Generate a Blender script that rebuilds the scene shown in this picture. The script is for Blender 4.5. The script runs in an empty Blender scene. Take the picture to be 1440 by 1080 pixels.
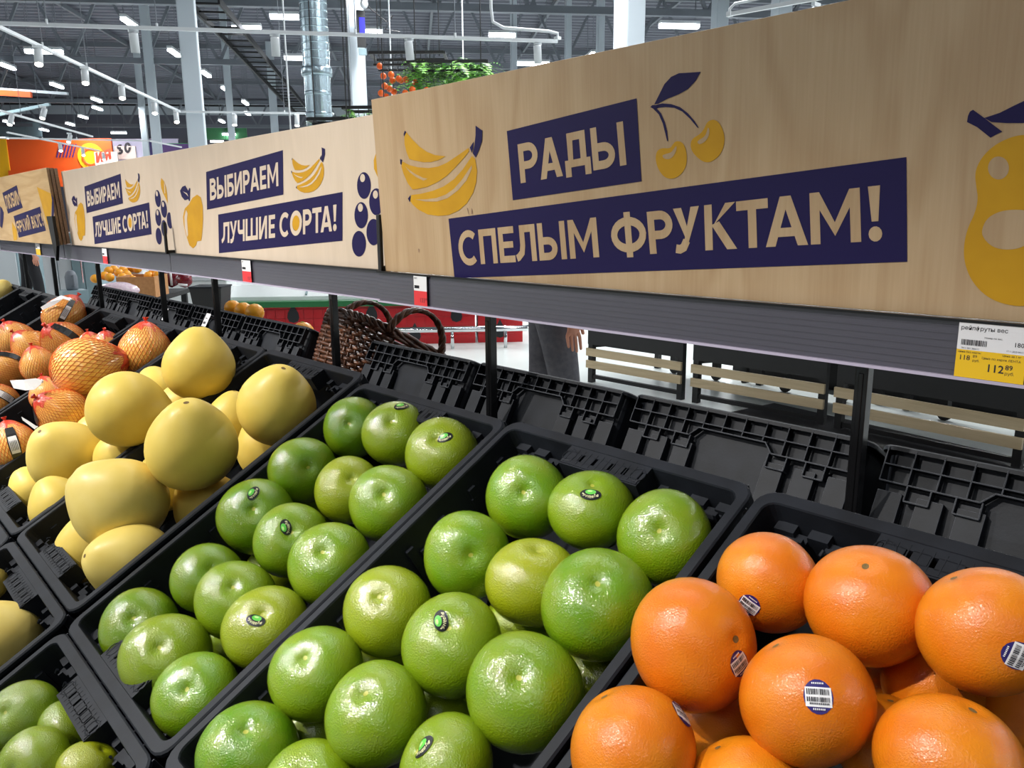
import bpy, bmesh, math, random
from mathutils import Vector, Matrix, Euler
import numpy as np
random.seed(7)
SC = bpy.context.scene
COL = SC.collection
V = Vector
RZ = 1.05                       # height of the crates' rear rims above the floor
TILT = 0.5114                   # slope of the fruit display
# ------------------------------------------------------------------ camera
FPX = 1116.7
YAW, PITCH, ROLL = 0.841, 0.2079, -0.0076
CAMP = V((0.428, -0.741, 0.285 + RZ))
cy, sy, cp, sp = math.cos(YAW), math.sin(YAW), math.cos(PITCH), math.sin(PITCH)
FWD = V((-sy*cp, cy*cp, -sp)); r_ = V((cy, sy, 0)); u_ = r_.cross(FWD)
RIGHT = math.cos(ROLL)*r_ + math.sin(ROLL)*u_
UP = -math.sin(ROLL)*r_ + math.cos(ROLL)*u_
cam = bpy.data.cameras.new('camera'); cam.sensor_width = 36; cam.lens = 36*FPX/1440
cam.clip_end = 300; cam.clip_start = 0.02
camo = bpy.data.objects.new('camera', cam); COL.objects.link(camo)
M = Matrix((RIGHT, UP, -FWD)).transposed().to_4x4(); M.translation = CAMP
camo.matrix_world = M
SC.camera = camo
# building axes (the hall is turned against the display)
E1 = V((0.572, 0.820, 0)); E2 = V((-0.820, 0.572, 0)); EZ = V((0, 0, 1))
BANG = math.atan2(E1.y, E1.x)
# ------------------------------------------------------------------ light and exposure
SC.view_settings.view_transform = 'Standard'; SC.view_settings.look = 'None'
SC.view_settings.gamma = 1; SC.view_settings.exposure = -0.17
SC.view_settings.use_curve_mapping = False
w = bpy.data.worlds.new('hall_air'); SC.world = w; w.use_nodes = True
w.node_tree.nodes['Background'].inputs[0].default_value = (0.7, 0.72, 0.75, 1)
w.node_tree.nodes['Background'].inputs[1].default_value = 0.06
def lamp(name, kind, loc, target, energy, color=(1, 1, 1), **k):
    l = bpy.data.lights.new(name, kind); l.energy = energy; l.color = color
    for a, b in k.items(): setattr(l, a, b)
    o = bpy.data.objects.new(name, l); COL.objects.link(o); o.location = loc
    o.rotation_euler = (V(target)-V(loc)).to_track_quat('-Z', 'Y').to_euler()
    return o
# track spots over the aisle in front of the display (out of frame)
WARM = (1.0, 0.96, 0.90)
for x, e, s in ((-5.2, 600, .8), (-3.9, 620, .8), (-2.6, 630, .8), (-1.3, 620, .8), (-0.1, 540, .50)):
    lamp('aisle_spot', 'SPOT', (x-0.75, -2.3, 3.35), (x+0.1, -0.34, RZ-0.18), e*.66, WARM, spot_size=s, spot_blend=0.8, shadow_soft_size=0.04)
    lamp('aisle_spot', 'SPOT', (x-0.15, -1.5, 3.35), (x+0.2, -0.34, RZ-0.18), e*.22, WARM, spot_size=s, spot_blend=0.8, shadow_soft_size=0.04)
# rows of strip lights under the roof of the hall
for a in (-6, 5, 16, 28, 40, 52):
    for b in (-14, 0, 14, 28):
        p = E2*a+E1*b+V((CAMP.x, CAMP.y, 6.1))
        lamp('hall_area_light', 'AREA', p, (p.x, p.y, 0), 130 if (b == 0 and a < 10) else 850, (0.97, 0.99, 1.0), shape='RECTANGLE', size=8, size_y=0.3)
p = E2*9+E1*3+V((CAMP.x, CAMP.y, 6.1))  # extra fill light, added to brighten the counter bed and the floor
lamp('hall_area_light', 'AREA', p, (p.x, p.y, 0), 700, (0.97, 0.99, 1.0), shape='RECTANGLE', size=8, size_y=0.3)
# ------------------------------------------------------------------ helpers
def lin(h):
    h = h.lstrip('#'); o = []
    for i in (0, 2, 4):
        c = int(h[i:i+2], 16)/255
        o.append(c/12.92 if c <= 0.04045 else ((c+0.055)/1.055)**2.4)
    return (*o, 1)
def ray(x, y): return RIGHT*((x-720)/FPX) - UP*((y-540)/FPX) + FWD
def atz(x, y, z): d = ray(x, y); return CAMP + d*((z-CAMP.z)/d.z)
def aty(x, y, Y): d = ray(x, y); return CAMP + d*((Y-CAMP.y)/d.y)
def atd(x, y, dist): return CAMP + ray(x, y)*dist
def on_plane(x, y, p0, n): d = ray(x, y); return CAMP + d*((p0-CAMP).dot(n)/d.dot(n))
def tag(o, label=None, cat=None, group=None, kind=None):
    if label: o['label'] = label
    if cat: o['category'] = cat
    if group: o['group'] = group
    if kind: o['kind'] = kind
    return o
def empty(name, loc=(0, 0, 0), rot=(0, 0, 0), parent=None):
    o = bpy.data.objects.new(name, None); COL.objects.link(o); o.empty_display_size = 0.05
    o.location = loc; o.rotation_euler = rot
    if parent: o.parent = parent
    return o
def kids(o): return [c for c in bpy.data.objects if c.parent == o]
def copy_tree(o, parent=None, depth=0):
    c = o.copy(); COL.objects.link(c)
    if parent: c.parent = parent
    for ch in list(o.children): copy_tree(ch, c, depth+1)
    return c
class MB:
    def __init__(s): s.v = []; s.f = []; s.m = []
    def add(s, vs, fs, mi=0):
        b = len(s.v); s.v += [tuple(x) for x in vs]
        for f in fs: s.f.append([i+b for i in f]); s.m.append(mi)
        return s
    def box(s, c, size, mi=0, rot=None, taper=None):
        hx, hy, hz = size[0]/2, size[1]/2, size[2]/2; t = taper or (1, 1)
        p = [V((a*hx*(t[0] if z > 0 else 1), b*hy*(t[1] if z > 0 else 1), z*hz)) for z in (-1, 1) for a, b in ((-1, -1), (1, -1), (1, 1), (-1, 1))]
        if rot is not None: p = [rot @ q for q in p]
        c = V(c)
        return s.add([c+q for q in p], [(0, 3, 2, 1), (4, 5, 6, 7), (0, 1, 5, 4), (1, 2, 6, 5), (2, 3, 7, 6), (3, 0, 4, 7)], mi)
    def beam(s, a, b, w, h, mi=0, up=EZ):
        a, b = V(a), V(b); d = b-a; L = d.length; d.normalize()
        x = d.cross(up)
        if x.length < 1e-4: x = d.cross(V((1, 0, 0)))
        x.normalize(); z = x.cross(d)
        return s.box((a+b)/2, (w, L, h), mi, Matrix((x, d, z)).transposed())
    def tube(s, pts, r, n=8, mi=0, closed=False, cap=True):
        pts = [V(p) for p in pts]; N = len(pts); rs = r if isinstance(r, (list, tuple)) else [r]*N
        rings = []; px = None
        for i, p in enumerate(pts):
            a = pts[(i-1) % N] if (closed or i) else p; b = pts[(i+1) % N] if (closed or i < N-1) else p
            d = (b-a).normalized()
            if px is None:
                px = d.orthogonal().normalized()
            px = (px-d*px.dot(d)).normalized(); q = d.cross(px)
            rings.append([p+(px*math.cos(2*math.pi*k/n)+q*math.sin(2*math.pi*k/n))*rs[i] for k in range(n)])
        vs = [v for rg in rings for v in rg]; fs = []
        for i in range(N if closed else N-1):
            j = (i+1) % N
            for k in range(n): fs.append((i*n+k, i*n+(k+1) % n, j*n+(k+1) % n, j*n+k))
        if cap and not closed: fs += [tuple(range(n))[::-1], tuple((N-1)*n+k for k in range(n))]
        return s.add(vs, fs, mi)
    def lathe(s, prof, n=16, c=(0, 0, 0), mi=0, rot=None):
        vs = []; c = V(c)
        for r, z in prof:
            for k in range(n):
                q = V((r*math.cos(2*math.pi*k/n), r*math.sin(2*math.pi*k/n), z))
                vs.append(c+(rot @ q if rot is not None else q))
        fs = [(i*n+k, i*n+(k+1) % n, (i+1)*n+(k+1) % n, (i+1)*n+k) for i in range(len(prof)-1) for k in range(n)]
        fs += [tuple(range(n))[::-1], tuple((len(prof)-1)*n+k for k in range(n))]
        return s.add(vs, fs, mi)
    def ball(s, c, r, seg=10, mi=0, sc=(1, 1, 1)):
        vs = []; rings = seg//2+1; c = V(c)
        for i in range(rings+1):
            th = math.pi*i/rings
            for k in range(seg):
                ph = 2*math.pi*k/seg
                vs.append(c+V((r*sc[0]*math.sin(th)*math.cos(ph), r*sc[1]*math.sin(th)*math.sin(ph), r*sc[2]*math.cos(th))))
        return s.add(vs, [(i*seg+k, (i+1)*seg+k, (i+1)*seg+(k+1) % seg, i*seg+(k+1) % seg) for i in range(rings) for k in range(seg)], mi)
    def poly(s, pts, mi=0): return s.add(pts, [tuple(range(len(pts)))], mi)
    def mesh(s, name, mats, smooth=False, angle=None):
        me = bpy.data.meshes.new(name); me.from_pydata(s.v, [], s.f); me.update()
        for m in (mats if isinstance(mats, (list, tuple)) else [mats]): me.materials.append(m)
        for p, mi in zip(me.polygons, s.m): p.material_index = mi; p.use_smooth = smooth
        return me
    def build(s, name, mats, parent=None, smooth=False, loc=None, rot=None, bevel=0):
        o = bpy.data.objects.new(name, s.mesh(name, mats, smooth)); COL.objects.link(o)
        if parent: o.parent = parent
        if loc is not None: o.location = loc
        if rot is not None: o.rotation_euler = rot
        if bevel:
            b = o.modifiers.new('bevel', 'BEVEL'); b.width = bevel; b.segments = 2; b.limit_method = 'ANGLE'
        return o
ORD = 'first second third fourth fifth sixth seventh eighth ninth tenth eleventh twelfth thirteenth fourteenth fifteenth sixteenth seventeenth eighteenth nineteenth'.split()
# ------------------------------------------------------------------ materials
def mat(name, col, rough=0.5, metal=0.0, spec=0.5, coat=0.0, noise=None, bump=None, emit=None, objcol=False, coat_ior=1.5, alpha=None, trans=0.0, coat_rough=0.1):
    """noise = (scale, colour2, amount, detail); bump = (scale, strength, kind)"""
    m = bpy.data.materials.new(name); m.use_nodes = True; nt = m.node_tree; N = nt.nodes; L = nt.links
    b = N['Principled BSDF']; c = lin(col) if isinstance(col, str) else col
    b.inputs['Base Color'].default_value = c; b.inputs['Roughness'].default_value = rough; b.inputs['Metallic'].default_value = metal
    b.inputs['Specular IOR Level'].default_value = spec; b.inputs['Coat Weight'].default_value = coat; b.inputs['Coat Roughness'].default_value = coat_rough; b.inputs['Coat IOR'].default_value = coat_ior
    b.inputs['Transmission Weight'].default_value = trans
    src = None; tc = N.new('ShaderNodeTexCoord')
    if objcol:
        oi = N.new('ShaderNodeObjectInfo'); src = oi.outputs['Color']
    if noise:
        n = N.new('ShaderNodeTexNoise'); n.inputs['Scale'].default_value = noise[0]; n.inputs['Detail'].default_value = noise[3] if len(noise) > 3 else 3
        L.new(tc.outputs['Object'], n.inputs['Vector'])
        mr = N.new('ShaderNodeMapRange'); mr.inputs[1].default_value = 0.35; mr.inputs[2].default_value = 0.65; mr.inputs[3].default_value = 0; mr.inputs[4].default_value = noise[2]
        L.new(n.outputs['Fac'], mr.inputs[0])
        mx = N.new('ShaderNodeMix'); mx.data_type = 'RGBA'; mx.inputs[6].default_value = c; mx.inputs[7].default_value = lin(noise[1])
        if src: L.new(src, mx.inputs[6])
        L.new(mr.outputs[0], mx.inputs[0]); src = mx.outputs[2]
    if src: L.new(src, b.inputs['Base Color'])
    if bump:
        t = N.new('ShaderNodeTexVoronoi' if bump[2:] and bump[2] == 'v' else 'ShaderNodeTexNoise'); t.inputs['Scale'].default_value = bump[0]
        L.new(tc.outputs['Object'], t.inputs['Vector'])
        bp = N.new('ShaderNodeBump'); bp.inputs['Strength'].default_value = bump[1]; bp.inputs['Distance'].default_value = bump[3] if len(bump) > 3 else 0.002
        L.new(t.outputs[0], bp.inputs['Height']); L.new(bp.outputs[0], b.inputs['Normal'])
        if coat: L.new(bp.outputs[0], b.inputs['Coat Normal'])
    if emit:
        b.inputs['Emission Color'].default_value = lin(emit[0]); b.inputs['Emission Strength'].default_value = emit[1]
    if alpha is not None: b.inputs['Alpha'].default_value = alpha
    return m
def wood(name, light, dark, vert=True, amount=0.5, fine=0.25, freq=26):
    m = bpy.data.materials.new(name); m.use_nodes = True; nt = m.node_tree; N = nt.nodes; L = nt.links; b = N['Principled BSDF']
    b.inputs['Roughness'].default_value = 0.42
    tc = N.new('ShaderNodeTexCoord'); mp = N.new('ShaderNodeMapping'); L.new(tc.outputs['Object'], mp.inputs[0])
    mp.inputs['Scale'].default_value = (5.2, 1, 1.1) if vert else (0.9, 1, 7)
    n = N.new('ShaderNodeTexNoise'); n.inputs['Scale'].default_value = 1.3; n.inputs['Detail'].default_value = 2.5; n.inputs['Roughness'].default_value = 0.45; n.inputs['Distortion'].default_value = 0.7
    L.new(mp.outputs[0], n.inputs['Vector'])
    mu = N.new('ShaderNodeMath'); mu.operation = 'MULTIPLY'; mu.inputs[1].default_value = freq*6.28/3; L.new(n.outputs['Fac'], mu.inputs[0])
    si = N.new('ShaderNodeMath'); si.operation = 'SINE'; L.new(mu.outputs[0], si.inputs[0])
    mr = N.new('ShaderNodeMapRange'); mr.inputs[1].default_value = -1; mr.inputs[2].default_value = 1; mr.inputs[3].default_value = 0; mr.inputs[4].default_value = amount
    L.new(si.outputs[0], mr.inputs[0])
    mp2 = N.new('ShaderNodeMapping'); L.new(tc.outputs['Object'], mp2.inputs[0]); mp2.inputs['Scale'].default_value = (260, 1, 9) if vert else (9, 1, 260)
    n2 = N.new('ShaderNodeTexNoise'); n2.inputs['Scale'].default_value = 1; n2.inputs['Detail'].default_value = 3; L.new(mp2.outputs[0], n2.inputs['Vector'])
    mr2 = N.new('ShaderNodeMapRange'); mr2.inputs[1].default_value = 0.3; mr2.inputs[2].default_value = 0.7; mr2.inputs[3].default_value = 0; mr2.inputs[4].default_value = fine
    L.new(n2.outputs['Fac'], mr2.inputs[0])
    ad = N.new('ShaderNodeMath'); ad.operation = 'ADD'; ad.use_clamp = True; L.new(mr.outputs[0], ad.inputs[0]); L.new(mr2.outputs[0], ad.inputs[1])
    mx = N.new('ShaderNodeMix'); mx.data_type = 'RGBA'; mx.inputs[6].default_value = lin(light); mx.inputs[7].default_value = lin(dark)
    L.new(ad.outputs[0], mx.inputs[0]); L.new(mx.outputs[2], b.inputs['Base Color'])
    return m
MT = {}
MT['crate'] = mat('crate_plastic', '#15181e', 0.55, spec=0.25, noise=(28, '#1f232b', 0.6, 5), bump=(300, 0.06))
MT['crateedge'] = mat('crate_edge', '#585b62', 0.4)
MT['black'] = mat('black_steel', '#0d0d0f', 0.3)
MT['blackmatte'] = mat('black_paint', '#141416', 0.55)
MT['rail'] = mat('rail_strip', '#4a4853', 0.3, coat=0.6)
MT['raillip'] = mat('rail_lip', '#b9b0c6', 0.2, coat=0.5)
MT['ply1'] = wood('birch_ply', '#c5a985', '#a98760', True, 0.36, 0.25, 16)
MT['ply2'] = wood('pale_ply', '#dbc9b4', '#cab8a2', True, 0.25, 0.25, 14)
MT['ply4'] = wood('striped_ply', '#d2b384', '#b58f5e', False, 0.45, 0.3, 16)
MT['plyedge'] = mat('ply_edge', '#a98a70', 0.6, noise=(200, '#86674f', 0.7))
MT['navy'] = mat('navy_print', '#1b1249', 0.5, spec=0.25)
MT['yellow'] = mat('yellow_print', '#d09c1a', 0.5, noise=(14, '#bd8912', 0.6), spec=0.3)
MT['white'] = mat('white_paper', '#e9e9ec', 0.5)
MT['whitemetal'] = mat('white_metal', '#c9ced2', 0.35)
MT['redtag'] = mat('red_tag', '#e2393f', 0.4)
MT['yellowtag'] = mat('yellow_tag', '#f0c21c', 0.4)
MT['ink'] = mat('ink', '#26242c', 0.5)
MT['chrome'] = mat('chrome', '#d8dadd', 0.15, metal=1)
MT['glow'] = mat('lamp_glow', '#ffffff', 0.5, emit=('#f4f8ff', 14))
MT['glowwarm'] = mat('spot_glow', '#ffffff', 0.5, emit=('#fff4e2', 20))
MT['steel'] = mat('zinc', '#9fb2bb', 0.25, metal=0.9)
MT['greysteel'] = mat('grey_paint', '#6d737b', 0.6)
MT['deck'] = mat('roof_deck', '#6a6d78', 0.7)
MT['column'] = mat('column_paint', '#b2bcc4', 0.5)
MT['panel'] = mat('wall_panel', '#5d5f6a', 0.7)
MT['floor'] = mat('floor_tile', '#d8dedb', 0.3, noise=(1.2, '#c6cdca', 0.6), spec=0.5)
MT['slat'] = wood('slat_wood', '#d2bd98', '#b09a76', False, 0.4, 0.3, 10)
MT['wicker'] = mat('wicker', '#331c10', 0.4, noise=(60, '#6e4228', 0.8))
MT['red'] = mat('red_tile', '#c0141f', 0.3)
MT['green'] = mat('green_trim', '#1f6a3a', 0.4)
MT['seed'] = mat('seed_print', '#1c1f24', 0.45)
MT['leaf'] = mat('leaf', '#62b02c', 0.5, noise=(9, '#94d452', 0.9))
MT['orange'] = mat('orange_peel', '#fba01c', 0.4, noise=(30, '#ffb830', 0.8))
MT['decoorange'] = mat('deco_orange', '#f0681c', 0.4)
MT['cardboard'] = mat('cardboard', '#b98552', 0.7, noise=(40, '#a3703f', 0.6))
MT['plasticbag'] = mat('bag_film', '#e9d8dc', 0.2, noise=(60, '#c89ac0', 0.5))
MT['whitecase'] = mat('white_case', '#f0f4f4', 0.35)
MT['glass'] = mat('glass', '#e9f2f2', 0.05, alpha=0.12)
MT['skin'] = mat('skin', '#c98a70', 0.5)
MT['greytrousers'] = mat('grey_cloth', '#5b5a60', 0.85, noise=(40, '#4c4c54', 0.8))
MT['darkcloth'] = mat('dark_cloth', '#16171c', 0.85)
MT['hair'] = mat('hair', '#2a1d16', 0.6)
MT['bluegrey'] = mat('blue_grey', '#7f959c', 0.4)
MT['orangewall'] = mat('orange_wall', '#e0561c', 0.5)
MT['yellowwall'] = mat('yellow_wall', '#f0b21c', 0.5)
MT['cherry'] = mat('cherry_bag', '#7d1626', 0.25, noise=(80, '#3d0b16', 0.8))
# ------------------------------------------------------------------ stroke lettering
def arc(cx, cy, rx, ry, a0, a1, n=12):
    return [(cx+rx*math.cos(math.radians(a0+(a1-a0)*i/n)), cy+ry*math.sin(math.radians(a0+(a1-a0)*i/n))) for i in range(n+1)]
def strip(pts, wd, closed=False):
    P = []
    for p in pts:
        p = V((p[0], p[1]))
        if not P or (p-P[-1]).length > 1e-4: P.append(p)
    N = len(P); Ls = []; Rs = []
    for i, p in enumerate(P):
        a = P[(i-1) % N] if (closed or i) else None; b = P[(i+1) % N] if (closed or i < N-1) else None
        d1 = (p-a).normalized() if a is not None else None; d2 = (b-p).normalized() if b is not None else None
        d = d1 if d2 is None else d2 if d1 is None else (d1+d2).normalized()
        n = V((-d.y, d.x)); k = 1/max(0.45, abs(n.dot(V((-d2.y, d2.x))))) if (d1 is not None and d2 is not None) else 1
        Ls.append(p+n*wd/2*k); Rs.append(p-n*wd/2*k)
    return [[tuple(Ls[i]), tuple(Ls[(i+1) % N]), tuple(Rs[(i+1) % N]), tuple(Rs[i])] for i in range(N if closed else N-1)]
def glyph(ch, W, w=0.2):
    h = w/2; q = []
    S = lambda pts, c=False: q.extend(strip(pts, w, c))
    R = lambda x0, y0, x1, y1: q.append([(x0, y0), (x1, y0), (x1, y1), (x0, y1)])
    bowl = lambda x, y0, y1: S([(x, y1-h), (W*.5, y1-h)]+arc(W*.5, (y0+y1)/2, W*.5-h, (y1-y0)/2-h, 90, -90)+[(W*.5, y0+h), (x, y0+h)])
    if ch in 'РP': R(0, 0, w, 1); bowl(h, .34, 1)
    elif ch == 'Я':
        for f in glyph('Р', W, w): q.append([(W-x, y) for x, y in f])
        q.append([(0, 0), (w*1.1, 0), (W*.62, .42), (W*.62-w*.9, .42)])
    elif ch in 'АA':
        q.append([(0, 0), (w*1.1, 0), (W/2+w*.45, 1), (W/2-w*.6, 1)]); q.append([(W-w*1.1, 0), (W, 0), (W/2+w*.6, 1), (W/2-w*.45, 1)]); R(W*.26, .19, W*.74, .19+w*.9)
    elif ch == 'Д':
        R(0, .17, W, .17+w*.9); R(0, -.06, w*1.0, .25); R(W-w, -.06, W, .25); R(W*.14, 1-w*.95, W*.86, 1); R(W*.86-w, .2, W*.86, 1)
        q.append([(W*.14, .3), (W*.14+w*.85, .3), (W*.14+w, 1), (W*.14, 1)])
    elif ch == 'Ы':
        R(W-w, 0, W, 1); R(0, 0, w, 1); a = W-w*1.6
        S([(h, .62-h), (a*.5, .62-h)]+arc(a*.5, .31, a*.5-h, .31-h, 90, -90)+[(a*.5, h), (h, h)])
    elif ch == 'Б':
        R(0, 0, w, 1); R(0, 1-w, W*.9, 1); bowl(h, 0, .63)
    elif ch == 'В':
        R(0, 0, w, 1); bowl(h, 0, .57); V2 = W*.92
        S([(h, 1-h), (V2*.5, 1-h)]+arc(V2*.5, .74, V2*.5-h, .26-h, 90, -90)+[(V2*.5, .48+h), (h, .48+h)])
    elif ch in 'СC': S(arc(W*.53, .5, W*.53-h, .52-h, 48, 312, 20))
    elif ch in 'ОO': S(arc(W/2, .5, W/2-h, .52-h, 0, 360, 24)[:-1], True)
    elif ch == 'П': R(0, 0, w, 1); R(W-w, 0, W, 1); R(0, 1-w, W, 1)
    elif ch in 'ЕE': R(0, 0, w, 1); R(0, 0, W, w*.95); R(0, 1-w*.95, W, 1); R(0, .5-w*.45, W*.92, .5+w*.45)
    elif ch == 'Л':
        R(W-w, 0, W, 1); R(W*.2, 1-w, W, 1); S([(W*.2+h, 1), (W*.2+h, .45), (W*.17+h*.8, .25), (W*.08, .13), (-.02, .1)])
    elif ch == 'М':
        R(0, 0, w, 1); R(W-w, 0, W, 1); q.append([(0, 1), (w, 1), (W/2+w*.1, .36), (W/2, .14)]); q.append([(W, 1), (W-w, 1), (W/2-w*.1, .36), (W/2, .14)])
    elif ch == 'Ф': R(W/2-h, -.05, W/2+h, 1.05); S(arc(W/2, .5, W/2-h, .43-h, 0, 360, 24)[:-1], True)
    elif ch == 'У':
        q.append([(W, 1), (W-w*1.15, 1), (W*.40, .22), (W*.52, .10)]); q.append([(0, 1), (w*1.15, 1), (W*.62, .38), (W*.5, .25)]); S([(W*.5, .25), (W*.38, .1), (W*.24, .06), (W*.08, .08)])
    elif ch == 'К':
        R(0, 0, w, 1); q.append([(w*.8, .44), (w*1.5, .60)[::1], (W*.98, 1), (W*.98-w*1.25, 1)]); q.append([(w*.9, .55), (w*1.9, .62), (W, 0), (W-w*1.25, 0)])
    elif ch in 'ТT': R(W/2-h, 0, W/2+h, 1); R(0, 1-w, W, 1)
    elif ch == 'И': R(0, 0, w, 1); R(W-w, 0, W, 1); q.append([(0, 0), (w*1.1, 0), (W, 1), (W-w*1.1, 1)])
    elif ch == 'Й': q += glyph('И', W, w); S(arc(W/2, 1.2, W*.25, .1, 180, 360, 6))
    elif ch == 'Ч': R(W-w, 0, W, 1); S([(h, 1), (h, .62)]+arc(h+.16, .58, .16, .14, 180, 270, 5)+[(W-h, .44)])
    elif ch == 'Ш': R(0, 0, w, 1); R(W-w, 0, W, 1); R(W/2-h, 0, W/2+h, 1); R(0, 0, W, w)
    elif ch == 'Ю': R(0, 0, w, 1); S(arc(W*.63, .5, W*.37-h, .52-h, 0, 360, 20)[:-1], True); R(h, .5-h, W*.35, .5+h)
    elif ch == 'Ь': R(0, 0, w, 1); bowl(h, 0, .62)
    elif ch == '!':
        q.append([(W*.28, .36), (W*.72, .36), (W*.9, 1), (W*.1, 1)]); q.append(arc(W/2, .13, min(W*.45, .14), .14, 0, 360, 14)[:-1])
    elif ch in 'SЅ': S(arc(W/2, .74, W*.5-h, .26-h, 30, 270, 10)+arc(W/2, .27, W*.5-h, .27-h, 90, -150, 10))
    elif ch == 'N': R(0, 0, w, 1); R(W-w, 0, W, 1); q.append([(W, 0), (W-w*1.1, 0), (0, 1), (w*1.1, 1)])
    return q
# ------------------------------------------------------------------ hall: floor, walls, roof
def structure(o): o['kind'] = 'structure'; return o
def bl(a, b, z=0): return E2*a + E1*b + V((CAMP.x, CAMP.y, z))        # a metres ahead, b metres across, from the shopper
b = MB(); b.add([bl(-12, -30), bl(-12, 45), bl(70, 45), bl(70, -30)], [(0, 1, 2, 3)])
b.add([V(p)-V((0, 0, .05)) for p in b.v], [(3, 2, 1, 0)]); structure(b.build('floor', MT['floor']))
WD = 58.0
b = MB()
for k in range(38): b.box((0, -30+1.0+k*2.0, 5.5), (0.08, 1.985, 11.0))
b.box((0.08, 7, 5.5), (0.08, 76, 11)); o = structure(b.build('wall_back', MT['panel'])); o.location = bl(WD, 0); o.rotation_euler = (0, 0, BANG-math.pi/2)
for nm, bb in (('wall_left', -30), ('wall_right', 44)):
    b = MB(); b.box((0, 0, 5.5), (82, 0.1, 11))
    for k in range(30): b.box((-40+k*2.75, 0.06 if bb < 0 else -.06, 5.5), (2.7, 0.04, 11))
    o = structure(b.build(nm, MT['panel'])); o.location = bl(29, bb); o.rotation_euler = (0, 0, BANG+math.pi/2)
ZC = 9.2
b = MB(); L_ = []
for k in range(150):                                   # trapezoid roof deck, ribs across the hall
    a = -10+k*0.5; L_ += [(a, ZC), (a+.18, ZC), (a+.25, ZC+.12), (a+.43, ZC+.12)]
vs = []
for a, z in L_: vs += [bl(a, -30, z), bl(a, 45, z)]
b.add(vs, [(2*i, 2*i+1, 2*i+3, 2*i+2) for i in range(len(L_)-1)]); structure(b.build('ceiling', MT['deck']))
# trusses across the hall (each a structure with members as parts), purlins along it
def truss(a, zlow=6.6, ztop=9.0, b0=-28, b1=44, pitch=2.4):
    t = structure(empty('trim_1', bl(a, 0, zlow)))
    loc = lambda b_, z: bl(a, b_, z)-t.location
    m = MB(); m.beam(loc(b0, zlow), loc(b1, zlow), .16, .18); m.build('bottom_chord', MT['greysteel'], t)
    m = MB(); m.beam(loc(b0, ztop), loc(b1, ztop), .16, .18); m.build('top_chord', MT['greysteel'], t)
    k = b0; up = False
    while k < b1-pitch/2:
        m = MB(); m.beam(loc(k, zlow if not up else ztop), loc(k+pitch/2, ztop if not up else zlow), .09, .09); m.build('brace', MT['greysteel'], t)
        k += pitch/2; up = not up
for a in (22, 30, 40, 50): truss(a)
t = structure(empty('trim_2', bl(30, 0, 8.9)))
for k in range(15):
    m = MB(); m.beam(bl(8, -26+k*4.5, 9.05)-t.location, bl(57, -26+k*4.5, 9.05)-t.location, .1, .16); m.build('purlin', MT['greysteel'], t)
# pale band along the back wall
b = MB(); b.box((0, 0, 0), (.12, 74, .55)); o = structure(b.build('trim_3', MT['column'])); o.location = bl(WD-.15, 7, 8.4); o.rotation_euler = (0, 0, BANG-math.pi/2)
b = MB(); b.box((0, 0, 0), (.12, 74, .25)); o = structure(b.build('trim_4', MT['blackmatte'])); o.location = bl(WD-.2, 7, 8.85); o.rotation_euler = (0, 0, BANG-math.pi/2)
# ------------------------------------------------------------------ columns
COLS = [(254, 285, 15, 'thick pale column standing behind the second sign board', 0), (489, 517, 16, 'pale column carrying the dark speaker screen', 0), (862, 905, 12, 'wide pale column behind the top edge of the near sign', .9), (997, 1021, 19, 'narrow pale column right of the wide one', 0), (1080, 1108, 17, 'pale column behind the right track light', 0), (1189, 1228, 13, 'pale column near the upper right corner', .5),
 (837, 850, 24, 'slim column just left of the wide one', 0), (793, 804, 28, 'slim far column left of the strip light', 0), (717, 728, 26, 'slim far column beside the hanging greenery', 0), (203, 219, 27, 'bluish column left of the thick pale one', 0), (313, 325, 30, 'far column between two rows of strip lights', 0), (189, 200, 34, 'far column beside the orange wall', 0), (374, 388, 36, 'farthest column left of the spiral duct', 0)]
for x0, x1, d, lab, tw in COLS:
    c = atd((x0+x1)/2, 100, d); wd = (x1-x0)/FPX*d*(0.76 if not tw else .74)
    o = empty('column', (c.x, c.y, 0), (0, 0, BANG+.14+tw*.3))
    b = MB(); b.box((0, 0, 4.55), (wd, wd, 9.1)); b.build('shaft', MT['column'], o, bevel=.02)
    b = MB(); b.box((0, 0, .15), (wd+.06, wd+.06, .3)); b.build('base_guard', MT['greysteel'], o)
    tag(o, lab, 'column', 'columns of the hall')
# spiral duct
c0 = atd(447, 130, 12); duct = empty('ventilation_duct', (c0.x, c0.y, 2.6))
def duct_part(name, z0, z1, r, ribs):
    b = MB(); n = 40; pr = []; z = z0
    while z < z1:
        pr += [(r, z), (r, z+ribs*.80), (r+.006, z+ribs*.86), (r+.006, z+ribs*.94)]; z += ribs
    b.lathe(pr+[(r, z)], n); b.build(name, MT['steel'], duct)
duct_part('lower_pipe', 0, .85, .195, .3); duct_part('upper_pipe', .85, 6.2, .20, .11)
b = MB(); b.lathe([(.225, .82), (.23, .84), (.23, .92), (.225, .94)], 26); b.build('collar', MT['steel'], duct, True)
b = MB()
b.lathe([(.02, -.06), (.27, -.06), (.27, 0), (.2, .02)], 26); b.build('outlet', MT['steel'], duct)
tag(duct, 'shiny zinc spiral duct hanging behind the second sign board', 'duct')
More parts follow.
